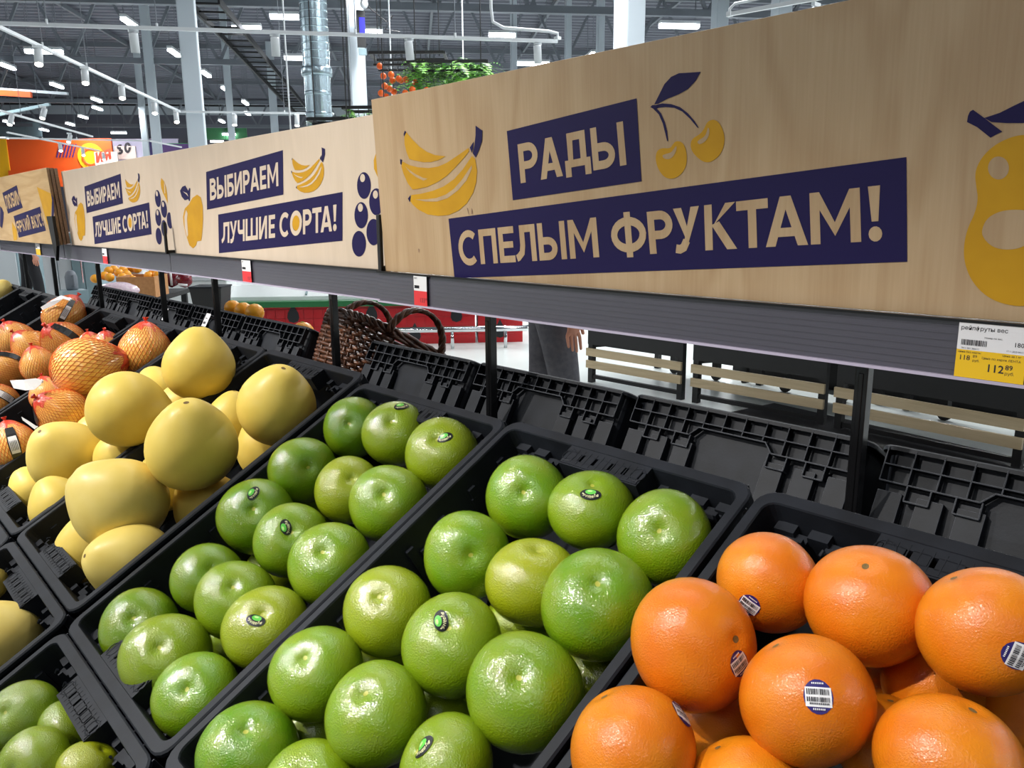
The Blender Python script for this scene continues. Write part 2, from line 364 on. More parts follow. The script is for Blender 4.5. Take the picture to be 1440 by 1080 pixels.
# cable tray
def tray(p, q, w_, label, m='blackmatte'):
    o = empty('cable_tray', p); d = q-p; L = d.length; d.normalize(); x = d.cross(EZ).normalized()
    for s in (-1, 1): b = MB(); b.beam(x*s*w_/2, x*s*w_/2+d*L, .05, .16); b.build('side_rail', MT[m], o)
    k = .3
    while k < L: b = MB(); b.beam(x*-w_/2+d*k, x*w_/2+d*k, .05, .04); b.build('rung', MT[m], o); k += .8
    return tag(o, label, 'cable tray')
tray(atz(285, 0, 6.2), atz(430, 163, 6.2), .7, 'long dark cable tray running away behind the thick pale column')
b = MB(); 
# ------------------------------------------------------------------ strip lights under the roof
STRIPS = [(400, 24, 40, 0), (347, 40, 40, 0), (515, 45, 46, 0), (706, 50, 38, 0), (750, 90, 46, 0), (955, 37, 58, 0), (1022, 57, 40, 0), (418, 82, 36, 0), (222, 17, 1, 0), (62, 73, 50, 0), (167, 187, 20, 0), (132, 198, 19, 0), (305, 199, 18, 0), (322, 189, 18, 0), (830, 80, 18, 1),
 (182, 33, 22, 1), (10, 94, 21, 1), (80, 121, 21, 1), (136, 141, 17, 1), (137, 153, 14, 1), (117, 165, 12, 1), (99, 175, 12, 1), (62, 183, 14, 1), (245, 75, 19, 1), (290, 105, 17, 1), (317, 126, 15, 1), (345, 145, 14, 1), (348, 160, 14, 1), (312, 171, 12, 1), (5, 194, 14, 1), (38, 196, 10, 1), (12, 172, 16, 1)]
SLAB = {400: 'pair left of the spiral duct at the top', 347: 'right of the thick pale column at the top', 515: 'beside the screen on the column', 706: 'behind the end of the near track', 750: 'under the bent conduit end', 955: 'right of the wide column', 1022: 'just above the near sign edge', 418: 'beside the spiral duct, lower one', 62: 'behind the nearest spotlight', 167: 'low left of the bluish column', 132: 'above the orange wall, wide one', 305: 'on the second board edge right of the column', 322: 'under the dim green panels', 830: 'slanted one left of the wide column', 182: 'at the left on top of the near track', 10: 'nearest of the left receding row', 80: 'second of the left receding row', 136: 'third of the left receding row', 137: 'fourth of the left receding row', 117: 'fifth of the left receding row', 99: 'sixth of the left receding row', 245: 'left of the thick pale column', 290: 'first of the row right of the thick pale column', 317: 'second of the row right of the thick pale column', 345: 'third of the row right of the thick pale column', 348: 'fourth of the row right of the thick pale column', 312: 'last of the row right of the thick pale column', 5: 'above the yellow wall at the edge', 38: 'above the orange wall, small one', 12: 'under the pale blue beam'}
for i, (x, y, wpx, along) in enumerate(STRIPS):
    if wpx < 4: continue
    z = 6.3 if y > 25 else 6.5
    p = atz(x, y, z); dist = (p-CAMP).dot(FWD); L = wpx/FPX*dist if not along else 1.0; wl = .18 if not along else .13
    o = empty('strip_light', p, (0, 0, BANG if not along else BANG+math.pi/2))
    b = MB(); b.box((0, 0, .09), (L, wl+.02, .07)); b.build('housing', MT['whitemetal'], o)
    b = MB(); b.box((0, 0, 0.0), (L*.97, wl, .09 if not along else .05)); b.build('diffuser', MT['glow'], o)
    for s in (-1, 1): b = MB(); b.tube([(s*L*.4, 0, .08), (s*L*.4, 0, ZC-z)], .012, 5); b.build('hanger', MT['greysteel'], o)
    tag(o, ('bright strip light '+SLAB[x]) if (x, y) != (62, 183) else 'bright strip light low above the glazed partition', 'ceiling light', 'strip lights under the roof')
# ------------------------------------------------------------------ light tracks with spots
ZT = 3.30
def track(pts, label, hang=(), r=.018):
    o = empty('light_track', pts[0]); b = MB()
    q = [p-pts[0] for p in pts]
    for a, c in zip(q, q[1:]): b.beam(a, c, .036, .036)
    b.build('rail', MT['whitemetal'], o)
    for t in hang:
        a = t-pts[0]; b = MB(); b.tube([a, a+V((0, 0, ZC-t.z))], .006, 5); b.build('suspension_wire', MT['greysteel'], o)
        b = MB(); b.tube([a, a+V((0, 0, .05))], .014, 6); b.build('clip', MT['whitemetal'], o)
    return tag(o, label, 'light track')
def spot(p, aim, label, grp, lit=True, s=1.0):
    o = empty('track_spot', p); d = V(aim).normalized(); rot = d.to_track_quat('Z', 'Y').to_matrix()
    b = MB(); b.box((0, 0, -.025), (.03, .10, .03)); b.tube([(0, 0, -.03), (0, 0, -.075)], .010, 6); b.build('bracket', MT['whitemetal'], o)
    b = MB(); b.lathe([(.02, -.09), (.042, -.085), (.046, -.07), (.046, .11), (.041, .11), (.036, .085)], 16, V((0, 0, -.13)), 0, rot); b.build('can', MT['whitemetal'], o, True)
    if lit: b = MB(); b.lathe([(.040, .105), (.040, .113), (.02, .118)], 14, V((0, 0, -.13)), 0, rot); b.build('lens', MT['glowwarm'], o, True)
    o.scale = (s, s, s)
    return tag(o, label, 'spotlight', grp)
A = [atz(-25, 32, ZT), atz(784, 58, ZT)]
track(A, 'near white light track crossing the top of the photo', [atz(66, 34, ZT), atz(221, 40, ZT), atz(500, 48, ZT), atz(640, 53, ZT)])
b = MB(); e = atz(784, 55, ZT); off = e-A[0]
o = empty('bent_pipe', e); dv = (A[1]-A[0]).normalized()
b.tube([(0, 0, .0), (0, 0, .06), -dv*.10+V((0, 0, .08)), -dv*.62+V((0, 0, .10)), -dv*.74+V((0, 0, .16)), -dv*.76+V((0, 0, .3)), -dv*.76+V((0, 0, ZC-ZT))], .018, 8); b.build('pipe', MT['whitemetal'], o, True)
b = MB(); b.box((0, 0, .01), (.06, .06, .03)); b.build('flange', MT['whitemetal'], o)
tag(o, 'bent white conduit rising from the end of the near light track', 'pipe')
away = E2*.25+EZ*-1
for x, y, l in ((187, 40, 'leftmost, left of the thick pale column'), (386, 46, 'left of the spiral duct'), (575, 52, 'above the hanging oranges'), (756, 58, 'at the end with the bent conduit')):
    spot(atz(x, y, ZT), E1*.08*(1 if x > 500 else -.4)+E2*.22-EZ, 'white spotlight on the near light track, '+l, 'spotlights on the near track', False)
Bp = [atz(-5, 36, ZT), atz(253, 157, ZT), atz(470, 160, ZT)]
track(Bp, 'white light track receding from the upper left corner', [atz(60, 66, ZT), atz(122, 94, ZT), atz(400, 159, ZT)])
for x, y, l in ((52, 62, 'nearest and largest one'), (118, 92, 'second from its near end'), (170, 116, 'in its middle'), (216, 140, 'beside the bluish column'), (247, 154, 'farthest, by the thick pale column')): spot(atz(x, y, ZT), -E2*.42+E1*.12-EZ*.85, 'lit spotlight on the receding light track, '+l, 'spotlights on the receding track')
for x, y, l in ((329, 158, 'right of the thick pale column'), (417, 159, 'left of the spiral duct')): spot(atz(x, y, ZT), E2*-.3-EZ, 'lit spotlight on the far cross piece '+l, 'spotlights on the cross piece')
track([atz(-20, 150, ZT), atz(130, 192, ZT)], 'white light track low at the left edge', [atz(30, 164, ZT)])
for x, y, l in ((14, 158, 'at the left edge under the pale beam'), (60, 148, 'at the tip of the pale blue beam'), (97, 186, 'hanging over the orange wall sign')): spot(atz(x, y, ZT), -E2*.45-E1*.1-EZ*.8, 'lit spotlight '+l, 'spotlights at the left')
track([atz(0, 194, ZT), atz(210, 198, ZT), atz(255, 207, ZT)], 'far white light track above the orange wall', [atz(108, 196, ZT)])
track([atz(10, 186, ZT), atz(140, 212, ZT)], 'thin light track in front of the orange wall', [atz(60, 196, ZT)])
for x, y, l in ((84, 200, 'purple bars'), (116, 207, 'yellow disc'), (145, 214, 'red letters')): spot(atz(x, y, ZT), -E2*.45+E1*.2-EZ*.8, 'lit spotlight in front of the '+l+' of the wall signs', 'spotlights by the orange wall')
C_ = [atz(1026, 20, ZT), atz(1180, -8, ZT)]
track(C_, 'white light track at the top edge right of the wide column', [atz(1120, 3, ZT)])
o = empty('bent_pipe', C_[0]); dv = (C_[1]-C_[0]).normalized(); b = MB(); b.tube([(0, 0, 0), (0, 0, .05), dv*.05+V((0, 0, .09)), dv*.5+V((0, 0, .10)), dv*.9+V((0, 0, .10))], .014, 8); b.build('pipe', MT['whitemetal'], o, True)
b = MB(); b.box((0, 0, .0), (.05, .05, .045)); b.build('end_cap', MT['whitemetal'], o)
tag(o, 'bent white conduit above the right light track', 'pipe')
spot(atz(1148, 2, ZT), E1*-.15-E2*.42-EZ*.8, 'lit white spotlight above the near sign at the right', 'spotlight above the near sign', True, 1.15)
# slim hanging pipes
for x, y0, d, lab in ((403, 90, 11, 'thin pale rod hanging beside the spiral duct'), (550, 100, 14, 'thin pale rod hanging left of the hanging oranges'), (651, 60, 15, 'thin pale rod above the hanging ferns')):
    p = atd(x, y0, d); b = MB(); b.tube([(0, 0, -1.2), (0, 0, ZC-p.z)], .012, 6); o = b.build('hanging_rod', MT['whitemetal']); o.location = p; tag(o, lab, 'rod')
# speaker screen on the second column
p = atd(508, 40, 15.4); o = empty('info_screen', p, (0, 0, BANG+.14))
b = MB(); b.box((0, .06, 0), (.16, .12, .66)); b.build('casing', MT['blackmatte'], o); b = MB(); b.box((.02, -.004, .03), (.11, .008, .34)); b.build('screen', mat('blue_glow', '#1a1a8c', .3, emit=('#2a28d8', 1.2)), o)
b = MB(); b.box((.01, .03, -.42), (.15, .05, .12)); b.build('socket_plate', MT['bluegrey'], o)
tag(o, 'dark upright screen with a blue glow on a pale column', 'screen')
p = atd(512, 6, 15.2); o = empty('dome_camera', p); b = MB(); b.ball((0, 0, 0), .08); b.build('dome', MT['whitemetal'], o, True)
b = MB(); b.tube([(0, 0, .05), (.1, .1, -.1), (.3, .3, -.32), (.36, .4, -.2), (.25, .3, -.45), (.45, .5, -.5)], .012, 5); b.build('cable', MT['blackmatte'], o); b = MB(); b.box((0, 0, .12), (.1, .1, .12)); b.build('mount', MT['whitemetal'], o)
tag(o, 'white dome camera with a dangling black cable on the pale column', 'camera')
# ------------------------------------------------------------------ wall graphics at the left
def wall_rect(x0, y0, x1, y1, d, m, th=.1, parent=None, name='panel'):
    a, c = atd(x0, y0, d), atd(x1, y1, d)
    mid = (a+c)/2; wd = ((c-a)-EZ*(c-a).z).length; hh = abs(c.z-a.z)
    b = MB(); b.box((0, 0, 0), (wd, th, hh)); return b, mid
def sign_panel(rects, name, label, d, cat='wall sign'):
    """rects: (part name, x0, y0, x1, y1, material, lift)"""
    o = None
    for nm, x0, y0, x1, y1, m, lf in rects:
        b, mid = wall_rect(x0, y0, x1, y1, d, m)
        if o is None: o = empty(name, mid, (0, 0, YAW))
        q = b.build(nm, MT[m] if m in MT else m, o); loc = Matrix.Rotation(-YAW, 3, 'Z') @ (mid-o.location); q.location = loc+V((0, -lf, 0))
    return tag(o, label, cat)
MT['purple'] = mat('purple_panel', '#4a2a6a', .5); MT['lilac'] = mat('lilac_panel', '#a9a4bc', .5); MT['greenframe'] = mat('green_frame', '#1f9a4a', .4); MT['pink'] = mat('pale_letter_panel', '#d9c8c0', .5); MT['greenscreen'] = mat('dim_green', '#4a8a5c', .4); MT['redletter'] = mat('red_letter', '#c8402a', .5)
wsg = sign_panel([('orange_panel', -60, 197, 160, 262, 'orangewall', 0), ('yellow_panel', -60, 195, 14, 262, 'yellowwall', .06), ('orange_panel', 14, 240, 92, 262, 'orangewall', .02)], 'wall_sign', 'big orange and yellow wall sign above the farthest board', 40)
for k in range(6):
    b = MB(); b.beam((-.4+k*.16, -.12, .1), (-.15+k*.16, -.12, .75), .05, .05); q = b.build('purple_bar', MT['purple'], wsg); pp = atd(93, 216, 40); q.location = Matrix.Rotation(-YAW, 3, 'Z') @ (pp-wsg.location)+V((0, -.05, -.3))
pp = Matrix.Rotation(-YAW, 3, 'Z') @ (atd(130, 221, 40)-wsg.location)
b = MB(); b.lathe([(.66, -.05), (.66, .05)], 24, V((0, 0, 0)), 0, Matrix.Rotation(math.pi/2, 3, 'X')); q = b.build('yellow_disc', MT['yellowwall'], wsg); q.location = pp+V((0, -.12, 0))
b = MB(); b.tube([(.40*math.cos(a*.4), 0, .40*math.sin(a*.4)) for a in range(14)], .07, 6); q = b.build('orange_swirl', MT['orangewall'], wsg); q.location = pp+V((0, -.18, 0))
def big_letters(parent, P0, chars, hgt, m, lift, lean=0):
    x = 0
    for ch, W in chars:
        b = MB()
        for k, f in enumerate(glyph(ch, W, .24)): b.poly([((x+u)*hgt, -k*.002, (v+lean*(x+u))*hgt) for u, v in (f if sum(f[i][0]*f[(i+1) % len(f)][1]-f[(i+1) % len(f)][0]*f[i][1] for i in range(len(f))) > 0 else f[::-1])])
        q = b.build('letter', MT[m], parent); q.location = P0+V((0, -lift, 0)); x += W+.14
ls = sign_panel([('letter_panel', 134, 214, 166, 232, 'pink', 0)], 'letter_sign', 'tilted pale sign with red letters beside the yellow disc', 39.5)
big_letters(ls, V((-.5, 0, -.22)), (('И', .7), ('Я', .7)), .5, 'redletter', .07, .25)
ls = sign_panel([('lilac_panel', 160, 196, 252, 226, 'lilac', 0), ('navy_stripe', 165, 197, 178, 210, 'navy', .02), ('navy_stripe', 205, 197, 214, 226, 'navy', .02), ('navy_stripe', 222, 197, 252, 212, 'navy', .02), ('letter_panel', 163, 206, 192, 224, 'pink', .06)], 'letter_sign', 'lilac sign with navy stripes and dark round letters', 41)
big_letters(ls, V((-1.45, 0, -.25)), (('S', .62), ('O', .7)), .5, 'ink', .13, .2)
ls = sign_panel([('dark_pane', 223, 203, 275, 232, 'purple', .02), ('frame_bar', 221, 202, 276, 206, 'greenframe', .05), ('frame_bar', 221, 202, 224, 232, 'greenframe', .05), ('frame_bar', 273, 202, 276, 232, 'greenframe', .05)], 'framed_board', 'green framed dark board just above the third sign board', 30)
sign_panel([('left_half', 290, 177, 317, 196, 'greenscreen', 0), ('right_half', 318, 177, 347, 196, 'greenscreen', 0)], 'far_screen', 'dim green double panel on the far wall between the columns', 48)
o = sign_panel([('teal_beam', -30, 155, 72, 158, 'bluegrey', 0)], 'hanging_beam', 'pale blue beam crossing the upper left edge', 26, 'beam'); o.rotation_euler.y = -.18
o = sign_panel([('pale_beam', -40, 126, 95, 128.5, 'column', 0), ('orange_face', -40, 129, 45, 136, 'orangewall', .02)], 'hanging_beam', 'pale beam with an orange face at the left edge', 24, 'beam'); o.rotation_euler.y = .07
sign_panel([('pane', -20, 172, 18, 192, 'bluegrey', 0), ('pane', 19, 172, 36, 192, 'bluegrey', 0), ('pane', 37, 172, 58, 192, 'bluegrey', 0)], 'glazed_partition', 'pale blue glazed partition above the yellow wall at the left edge', 45, 'partition')
# ------------------------------------------------------------------ hanging planters with ferns, hanging oranges
def frond(b, p, L, rnd):
    d = V((rnd.uniform(-1, 1), rnd.uniform(-1, 1), rnd.uniform(.1, .5))).normalized(); q = V(p); n = 9
    for k in range(n):
        nd = (d+V((0, 0, -.28*k*.6))).normalized(); q2 = q+nd*L/n; s = nd.cross(EZ)
        s = s.normalized() if s.length > .05 else V((1, 0, 0)); w_ = L*.16*math.sin(math.pi*(k+.6)/(n+.4))
        for sg in (-1, 1):
            t = q+s*sg*w_+nd*L*.05; b.add([q, q+nd*L/n*.7, t], [(0, 1, 2)], rnd.random() < .4)
        q = q2
def planter(x0, x1, y, d, depth_, hgt, nfr, L, label, cables=True):
    a, c = atd(x0, y, d), atd(x1, y, d); wd = (c-a).length; mid = (a+c)/2; rnd = random.Random(int(x0))
    o = empty('hanging_planter', mid, (0, 0, YAW))
    b = MB()
    for s in (-1, 1): b.beam((-wd/2, s*depth_/2, 0), (wd/2, s*depth_/2, 0), .035, .035); b.beam((s*wd/2, -depth_/2, 0), (s*wd/2, depth_/2, 0), .035, .035)
    for s in (-1, 1): b.beam((-wd/2+.04, s*depth_/2*.8, -hgt), (wd/2-.04, s*depth_/2*.8, -hgt), .025, .025)
    for i in range(int(wd/.12)): 
        xx = -wd/2+.06+i*.12
        for s in (-1, 1): b.beam((xx, s*depth_/2, 0), (xx, s*depth_/2*.8, -hgt), .008, .008)
        b.beam((xx, -depth_/2*.8, -hgt), (xx, depth_/2*.8, -hgt), .008, .008)
    b.build('frame', MT['blackmatte'], o)
    if cables:
        for s in (-1, 1): b = MB(); b.tube([(s*wd*.42, 0, 0), (s*wd*.42, 0, ZC-mid.z)], .007, 5); b.build('cable', MT['blackmatte'], o)
    if nfr:
        b = MB()
        for k in range(nfr): frond(b, (rnd.uniform(-wd*.46, wd*.46), rnd.uniform(-depth_*.4, depth_*.4), -.06-rnd.random()**2*L*1.1), L*rnd.uniform(.5, 1), rnd)
        f = b.build('foliage', [MT['leaf'], mat('leaf_dark', '#2c6018', .5)], o); f['kind'] = 'stuff'
    return tag(o, label, 'planter')
planter(524, 626, 79, 10.5, .5, .14, 0, .3, 'empty black wire shelf hanging above the oranges')
planter(576, 685, 91, 10, .45, .1, 420, .5, 'black hanging planter full of drooping green ferns')
planter(487, 545, 154, 9.5, .4, .12, 110, .22, 'dark hanging trough with ferns just above the second board')
planter(439, 492, 170, 9, .4, .05, 140, .2, 'low hanging planter with ferns touching the top of the second board')
for i, (x, y) in enumerate(sorted(((534, 93), (539, 107), (550, 105), (552, 113), (561, 111), (564, 113), (571, 112), (584, 116), (541, 121), (548, 125), (554, 129), (536, 131), (543, 136), (570, 131), (575, 135), (600, 127), (603, 139), (611, 130), (580, 126)))):
    p = atd(x, y, 9.8+(x % 5)*.08); o = empty('hanging_orange', p); b = MB(); b.ball((0, 0, 0), .041, 12); b.build('fruit', MT['decoorange'], o, True)
    b = MB(); b.tube([(0, 0, .04), (0, 0, max(.2, 2.55+1.05-p.z))], .002, 3); b.build('thread', MT['blackmatte'], o)
    b = MB(); b.lathe([(.008, .038), (.004, .046)], 6); b.build('stem', MT['leaf'], o)
    tag(o, ORD[i]+' from the left of the deco oranges hanging beside the ferns', 'ornament', 'hanging deco oranges')
# ------------------------------------------------------------------ floor level behind the rack
# melon counter with red tile front
pa, pb = atz(270, 489, 0), atz(560, 484, 0)
ca = (pb-pa).normalized(); cn = V((ca.y, -ca.x, 0)); cn = cn if cn.dot(CAMP-pa) > 0 else -cn
cang = math.atan2(ca.y, ca.x)
def counter(p0, L, H, label, seeds):
    o = empty('melon_counter', p0, (0, 0, cang))
    b = MB(); b.box((L/2, .55, H/2), (L, 1.1, H)); b.build('body', MT['red'], o)
    n = 0; b = MB(); q = .098; 
    for i in range(int(L/q)):
        for j in range(int(H/q)): b.box((i*q+q/2, -.004, j*q+q/2), (q-.006, .008, q-.006))
    t = b.build('tiles', MT['red'], o); t['kind'] = 'stuff'
    b = MB(); b.box((L/2, .5, H+.03), (L+.02, 1.14, .06)); b.build('green_rim', MT['green'], o)
    b = MB(); prof = [(.08, H+.06), (.08, H+.10), (.5, H+.34), (1.06, H+.52), (1.06, H+.06)]
    b.add([(x, y, z) for x in (0, L) for y, z in prof], [(0, 1, 2, 3, 4), (9, 8, 7, 6, 5)]+[((i+1) % 5, i, 5+i, 5+(i+1) % 5) for i in range(5)]); b.build('display_bed', MT['whitecase'], o)
    for k in range(1, max(2, int(L/.8))): b = MB(); b.beam((k*.8, .09, H+.115), (k*.8, 1.05, H+.53), .02, .02); b.build('bed_divider', MT['bluegrey'], o)
    b = MB(); b.box((L/2, .04, H+.14), (L, .015, .17)); b.build('glass_screen', MT['glass'], o)
    for (sx, sz) in seeds:
        b = MB(); pts = [(0, .13), (.022, .085), (.055, .03), (.062, -.02), (.045, -.06), (0, -.075), (-.045, -.06), (-.062, -.02), (-.055, .03), (-.022, .085)]
        b.add([(x, -.012, z) for x, z in pts]+[(x, -.006, z) for x, z in pts], [tuple(range(10))[::-1]]+[(i, (i+1) % 10, 10+(i+1) % 10, 10+i) for i in range(10)]); s = b.build('seed_motif', MT['seed'], o); s.location = (sx, 0, sz)
    return tag(o, label, 'counter')
dC = (atz(600, 483, 0)-CAMP).dot(FWD)
def along(x): 
    d = ray(x, 450); d.z = 0; # intersect with the counter's front line
    M2 = Matrix(((d.x, -ca.x), (d.y, -ca.y))); s = M2.inverted() @ V((pa.x-CAMP.x, pa.y-CAMP.y)); return s[1]
s0 = along(322); L0 = along(668)-s0
Hc = .42
zpx = lambda y, x: atd(x, y, (pa+ca*along(x)-CAMP).dot(FWD)).z
counter(pa+ca*s0, L0, Hc, 'red tiled counter with black seed motifs and white top behind the wicker basket', [(along(x)-s0, zpx(y, x)) for x, y in ((413, 443), (523, 441), (583, 470), (642, 442))])
s1 = along(672); counter(pa+ca*s1+cn*-.02, along(735)-s1, Hc-.05, 'short red tiled counter end behind the near post', [(along(x)-s1, zpx(y, x)) for x, y in ((703, 465),)])
b = MB(); o = empty('bumper_rail', pa+ca*along(535)+cn*.35+V((0, 0, 0)))
L1 = along(736)-along(535); zz = .20
b.tube([V((0, 0, zz)), ca*L1+V((0, 0, zz)), ca*(L1+.12)-cn*.2+V((0, 0, zz))], .03, 10); b.build('rail', MT['chrome'], o, True)
for q in (.15, L1*.5, L1*.86): b = MB(); b.tube([ca*q, ca*q+V((0, 0, zz))], .018, 8); b.build('foot_post', MT['chrome'], o, True)
tag(o, 'chrome bumper rail in front of the red tiled counter', 'rail')
# slatted tables
def slat_table(x0, x1, y0, y1, label, blade=True):
    a, c = atz(x0, y0, 0), atz(x1, y1, 0); d = c-a; L = d.length; ang = math.atan2(d.y, d.x)
    o = empty('slatted_table', a, (0, 0, ang)); W_ = .9; H = .62
    for x in (.025, L-.025):
        for y in (.025, W_): b = MB(); b.box((x, y, H/2), (.045, .045, H)); b.build('leg', MT['blackmatte'], o)
    for z in (.255, .155): b = MB(); b.box((L/2, -.012, z), (L-.0, .02, .062)); b.build('front_slat', MT['slat'], o)
    b = MB(); b.box((L/2, .02, .40), (L, .04, .17)); b.build('front_beam', MT['blackmatte'], o)
    b = MB(); b.box((L/2, .025, .05), (L, .03, .03)); b.build('foot_rail', MT['blackmatte'], o)
    b = MB(); b.beam((0, .02, .30), (L*.4, W_, .30), .03, .03); b.build('brace', MT['blackmatte'], o)
    b = MB(); b.box((L/2, W_/2, H+.04), (L+.04, W_+.06, .08)); b.build('top_tray', MT['blackmatte'], o)
    for x in (L*.3, L*.75):
        b = MB(); b.lathe([(.03, -.012), (.045, -.012), (.045, .012), (.03, .012)], 14, V((x, W_-.1, .045)), 0, Matrix.Rotation(math.pi/2, 3, 'X')); b.box((x, W_-.1, .12), (.05, .06, .12)); b.build('castor', MT['blackmatte'], o)
    return tag(o, label, 'table', 'slatted tables behind the rack')
slat_table(826, 958, 537, 563, 'black table with two wooden front slats next to the grey trousers')
slat_table(972, 1157, 566, 602, 'black table with two wooden front slats in the middle of the three')
slat_table(1171, 1434, 606, 664, 'black table with two wooden front slats behind the right post')
# black plinth behind the tables, dark sheet standing in for shade on the floor
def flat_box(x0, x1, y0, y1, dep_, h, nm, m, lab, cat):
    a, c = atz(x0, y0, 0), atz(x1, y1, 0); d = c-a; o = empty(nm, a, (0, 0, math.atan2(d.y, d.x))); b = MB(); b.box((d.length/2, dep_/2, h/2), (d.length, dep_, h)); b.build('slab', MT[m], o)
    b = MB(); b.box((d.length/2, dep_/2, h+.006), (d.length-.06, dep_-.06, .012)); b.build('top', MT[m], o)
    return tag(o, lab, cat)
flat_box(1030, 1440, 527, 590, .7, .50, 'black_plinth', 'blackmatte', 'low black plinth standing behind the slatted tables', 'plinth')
flat_box(985, 1560, 590, 745, .75, .008, 'floor_shade', 'blackmatte', 'dark sheet standing in for shade in front of the right slatted tables', 'mat')  # no real mat, only stands in for shade on the floor
# fruit stand with citrus box behind the third rail
def stand(x0, x1, y, d, label, box=True):
    a, c = atd(x0, y, d), atd(x1, y, d); mid = (a+c)/2; wd = (c-a).length
    o = empty('market_stand', (mid.x, mid.y, 0), (0, 0, YAW+.1))
    b = MB(); b.box((0, .3, mid.z-.02), (wd, .9, .04)); b.build('table_top', MT['blackmatte'], o)
    for x in (-1, 1):
        for y_ in (-.1, .7): b = MB(); b.box((x*(wd/2-.05), y_, (mid.z-.04)/2), (.05, .05, mid.z-.04)); b.build('leg', MT['blackmatte'], o)
    return tag(o, label, 'table'), mid
st, mid = stand(138, 232, 416, 7.2, 'dark market table carrying boxes of citrus behind the third rail')
bx = empty('fruit_box', atd(203, 416, 7.05)+V((0, 0, .0)), (0, 0, YAW+.12)); 
for nm, c, s in (('front_panel', (0, -.19, .09), (.30, .012, .18)), ('rear_panel', (0, .19, .09), (.30, .012, .18)), ('side_panel', (-.15, 0, .09), (.012, .38, .18)), ('side_panel', (.15, 0, .09), (.012, .38, .18)), ('bottom_panel', (0, 0, .006), (.30, .38, .012))): b = MB(); b.box(c, s); b.build(nm, MT['cardboard'], bx)
tag(bx, 'brown cardboard box heaped with oranges behind the third rail', 'box')
rnd = random.Random(4)
for i, (x, y, d) in enumerate(((134, 392, 7.2), (147, 388, 7.2), (153, 381, 7.25), (160, 379, 7.3), (167, 384, 7.3), (173, 380, 7.35), (178, 386, 7.25), (182, 391, 7.2), (154, 390, 7.1), (172, 390, 7.1), (187, 394, 7.1), (186, 377, 7.4), (193, 378, 7.4), (198, 396, 7.0), (209, 388, 7.1), (205, 399, 6.95), (211, 399, 6.98), (219, 393, 7.1), (216, 384, 7.2), (222, 386, 7.2), (365, 436, 5.2), (352, 434, 5.3), (340, 432, 5.4))):
    pass
def loose_orange(p, r, lab, grp):
    o = empty('orange', p); b = MB(); b.ball((0, 0, 0), r, 14, 0, (1, 1, .95)); b.build('peel', MT['orange'], o, True)
    b = MB(); b.lathe([(.006, r*.94), (.003, r*.97)], 6); b.build('stem_scar', MT['leaf'], o); return tag(o, lab, 'orange', grp)
for i, (x, y) in enumerate(((134, 392), (147, 388), (153, 381), (160, 379), (167, 384), (173, 380), (178, 386), (182, 391), (154, 390), (172, 390), (187, 394), (186, 377), (193, 378))): loose_orange(atd(x, y, 7.15+(392-y)*.02), .042, ORD[sorted((134,147,153,160,167,173,178,182,154,172,187,186,193)).index(x)]+' orange from the left of the heap beside the cardboard box', 'oranges heaped on the market table')
for x, y in ((196, 396), (209, 388), (204, 400), (211, 400), (219, 394), (216, 383), (222, 387)): loose_orange(atd(x, y, 7.0+(398-y)*.012), .042, ORD[(196,204,209,211,216,219,222).index(x)]+' orange from the left inside the cardboard box', 'oranges in the cardboard box')
def bag(name, x, y, d, rx, ry, rz, m, lab, parts):
    o = empty(name, atd(x, y, d), (0, 0, YAW)); rnd = random.Random(int(x*7+y)); b = MB(); b.ball((0, 0, 0), 1, 16, 0, (rx, ry, rz))
    b.v = [tuple(V(v)*(1+rnd.uniform(-.07, .07))) for v in b.v]; b.build('film', MT[m], o, True)
    for nm, pts, mm in parts:
        b = MB(); b.tube([(p[0]*rx, p[1]*ry-ry*.0, p[2]*rz) for p in pts], min(rx, rz)*.16, 6); b.build(nm, MT[mm], o, True)
    return tag(o, lab, 'bag')
bag('fruit_bag', 166, 408, 6.6, .17, .12, .065, 'plasticbag', 'pink and white printed bag of fruit in front of the oranges', [('orange_window', [(-.6, -.85, -.3), (-.2, -1.02, .1), (.2, -1.02, .05), (.6, -.85, -.4)], 'orange'), ('lilac_patch', [(.5, -.9, -.1), (.8, -.7, -.35)], 'lilac')])
bag('fruit_bag', 190, 383, 7.5, .06, .05, .05, 'white', 'small white wrapped bag among the oranges', [('crease', [(-.5, -.9, .2), (.5, -.9, .3)], 'plasticbag')])
bag('fruit_bag', 167, 376, 7.6, .045, .05, .05, 'white', 'white wrapper standing at the back of the oranges', [('crease', [(-.5, -.9, .2), (.5, -.9, .3)], 'plasticbag')])
bag('cherry_bag', 241, 389, 7.6, .07, .06, .10, 'cherry', 'dark red bag of cherries right of the orange box', [('label_band', [(.3, -1, .7), (.3, -1, -.8)], 'white')])
bag('cherry_bag', 259, 394, 7.5, .08, .06, .07, 'cherry', 'second dark red bag lying beside the cherries', [('label_band', [(-.4, -1, -.5), (.6, -1, -.6)], 'white')])
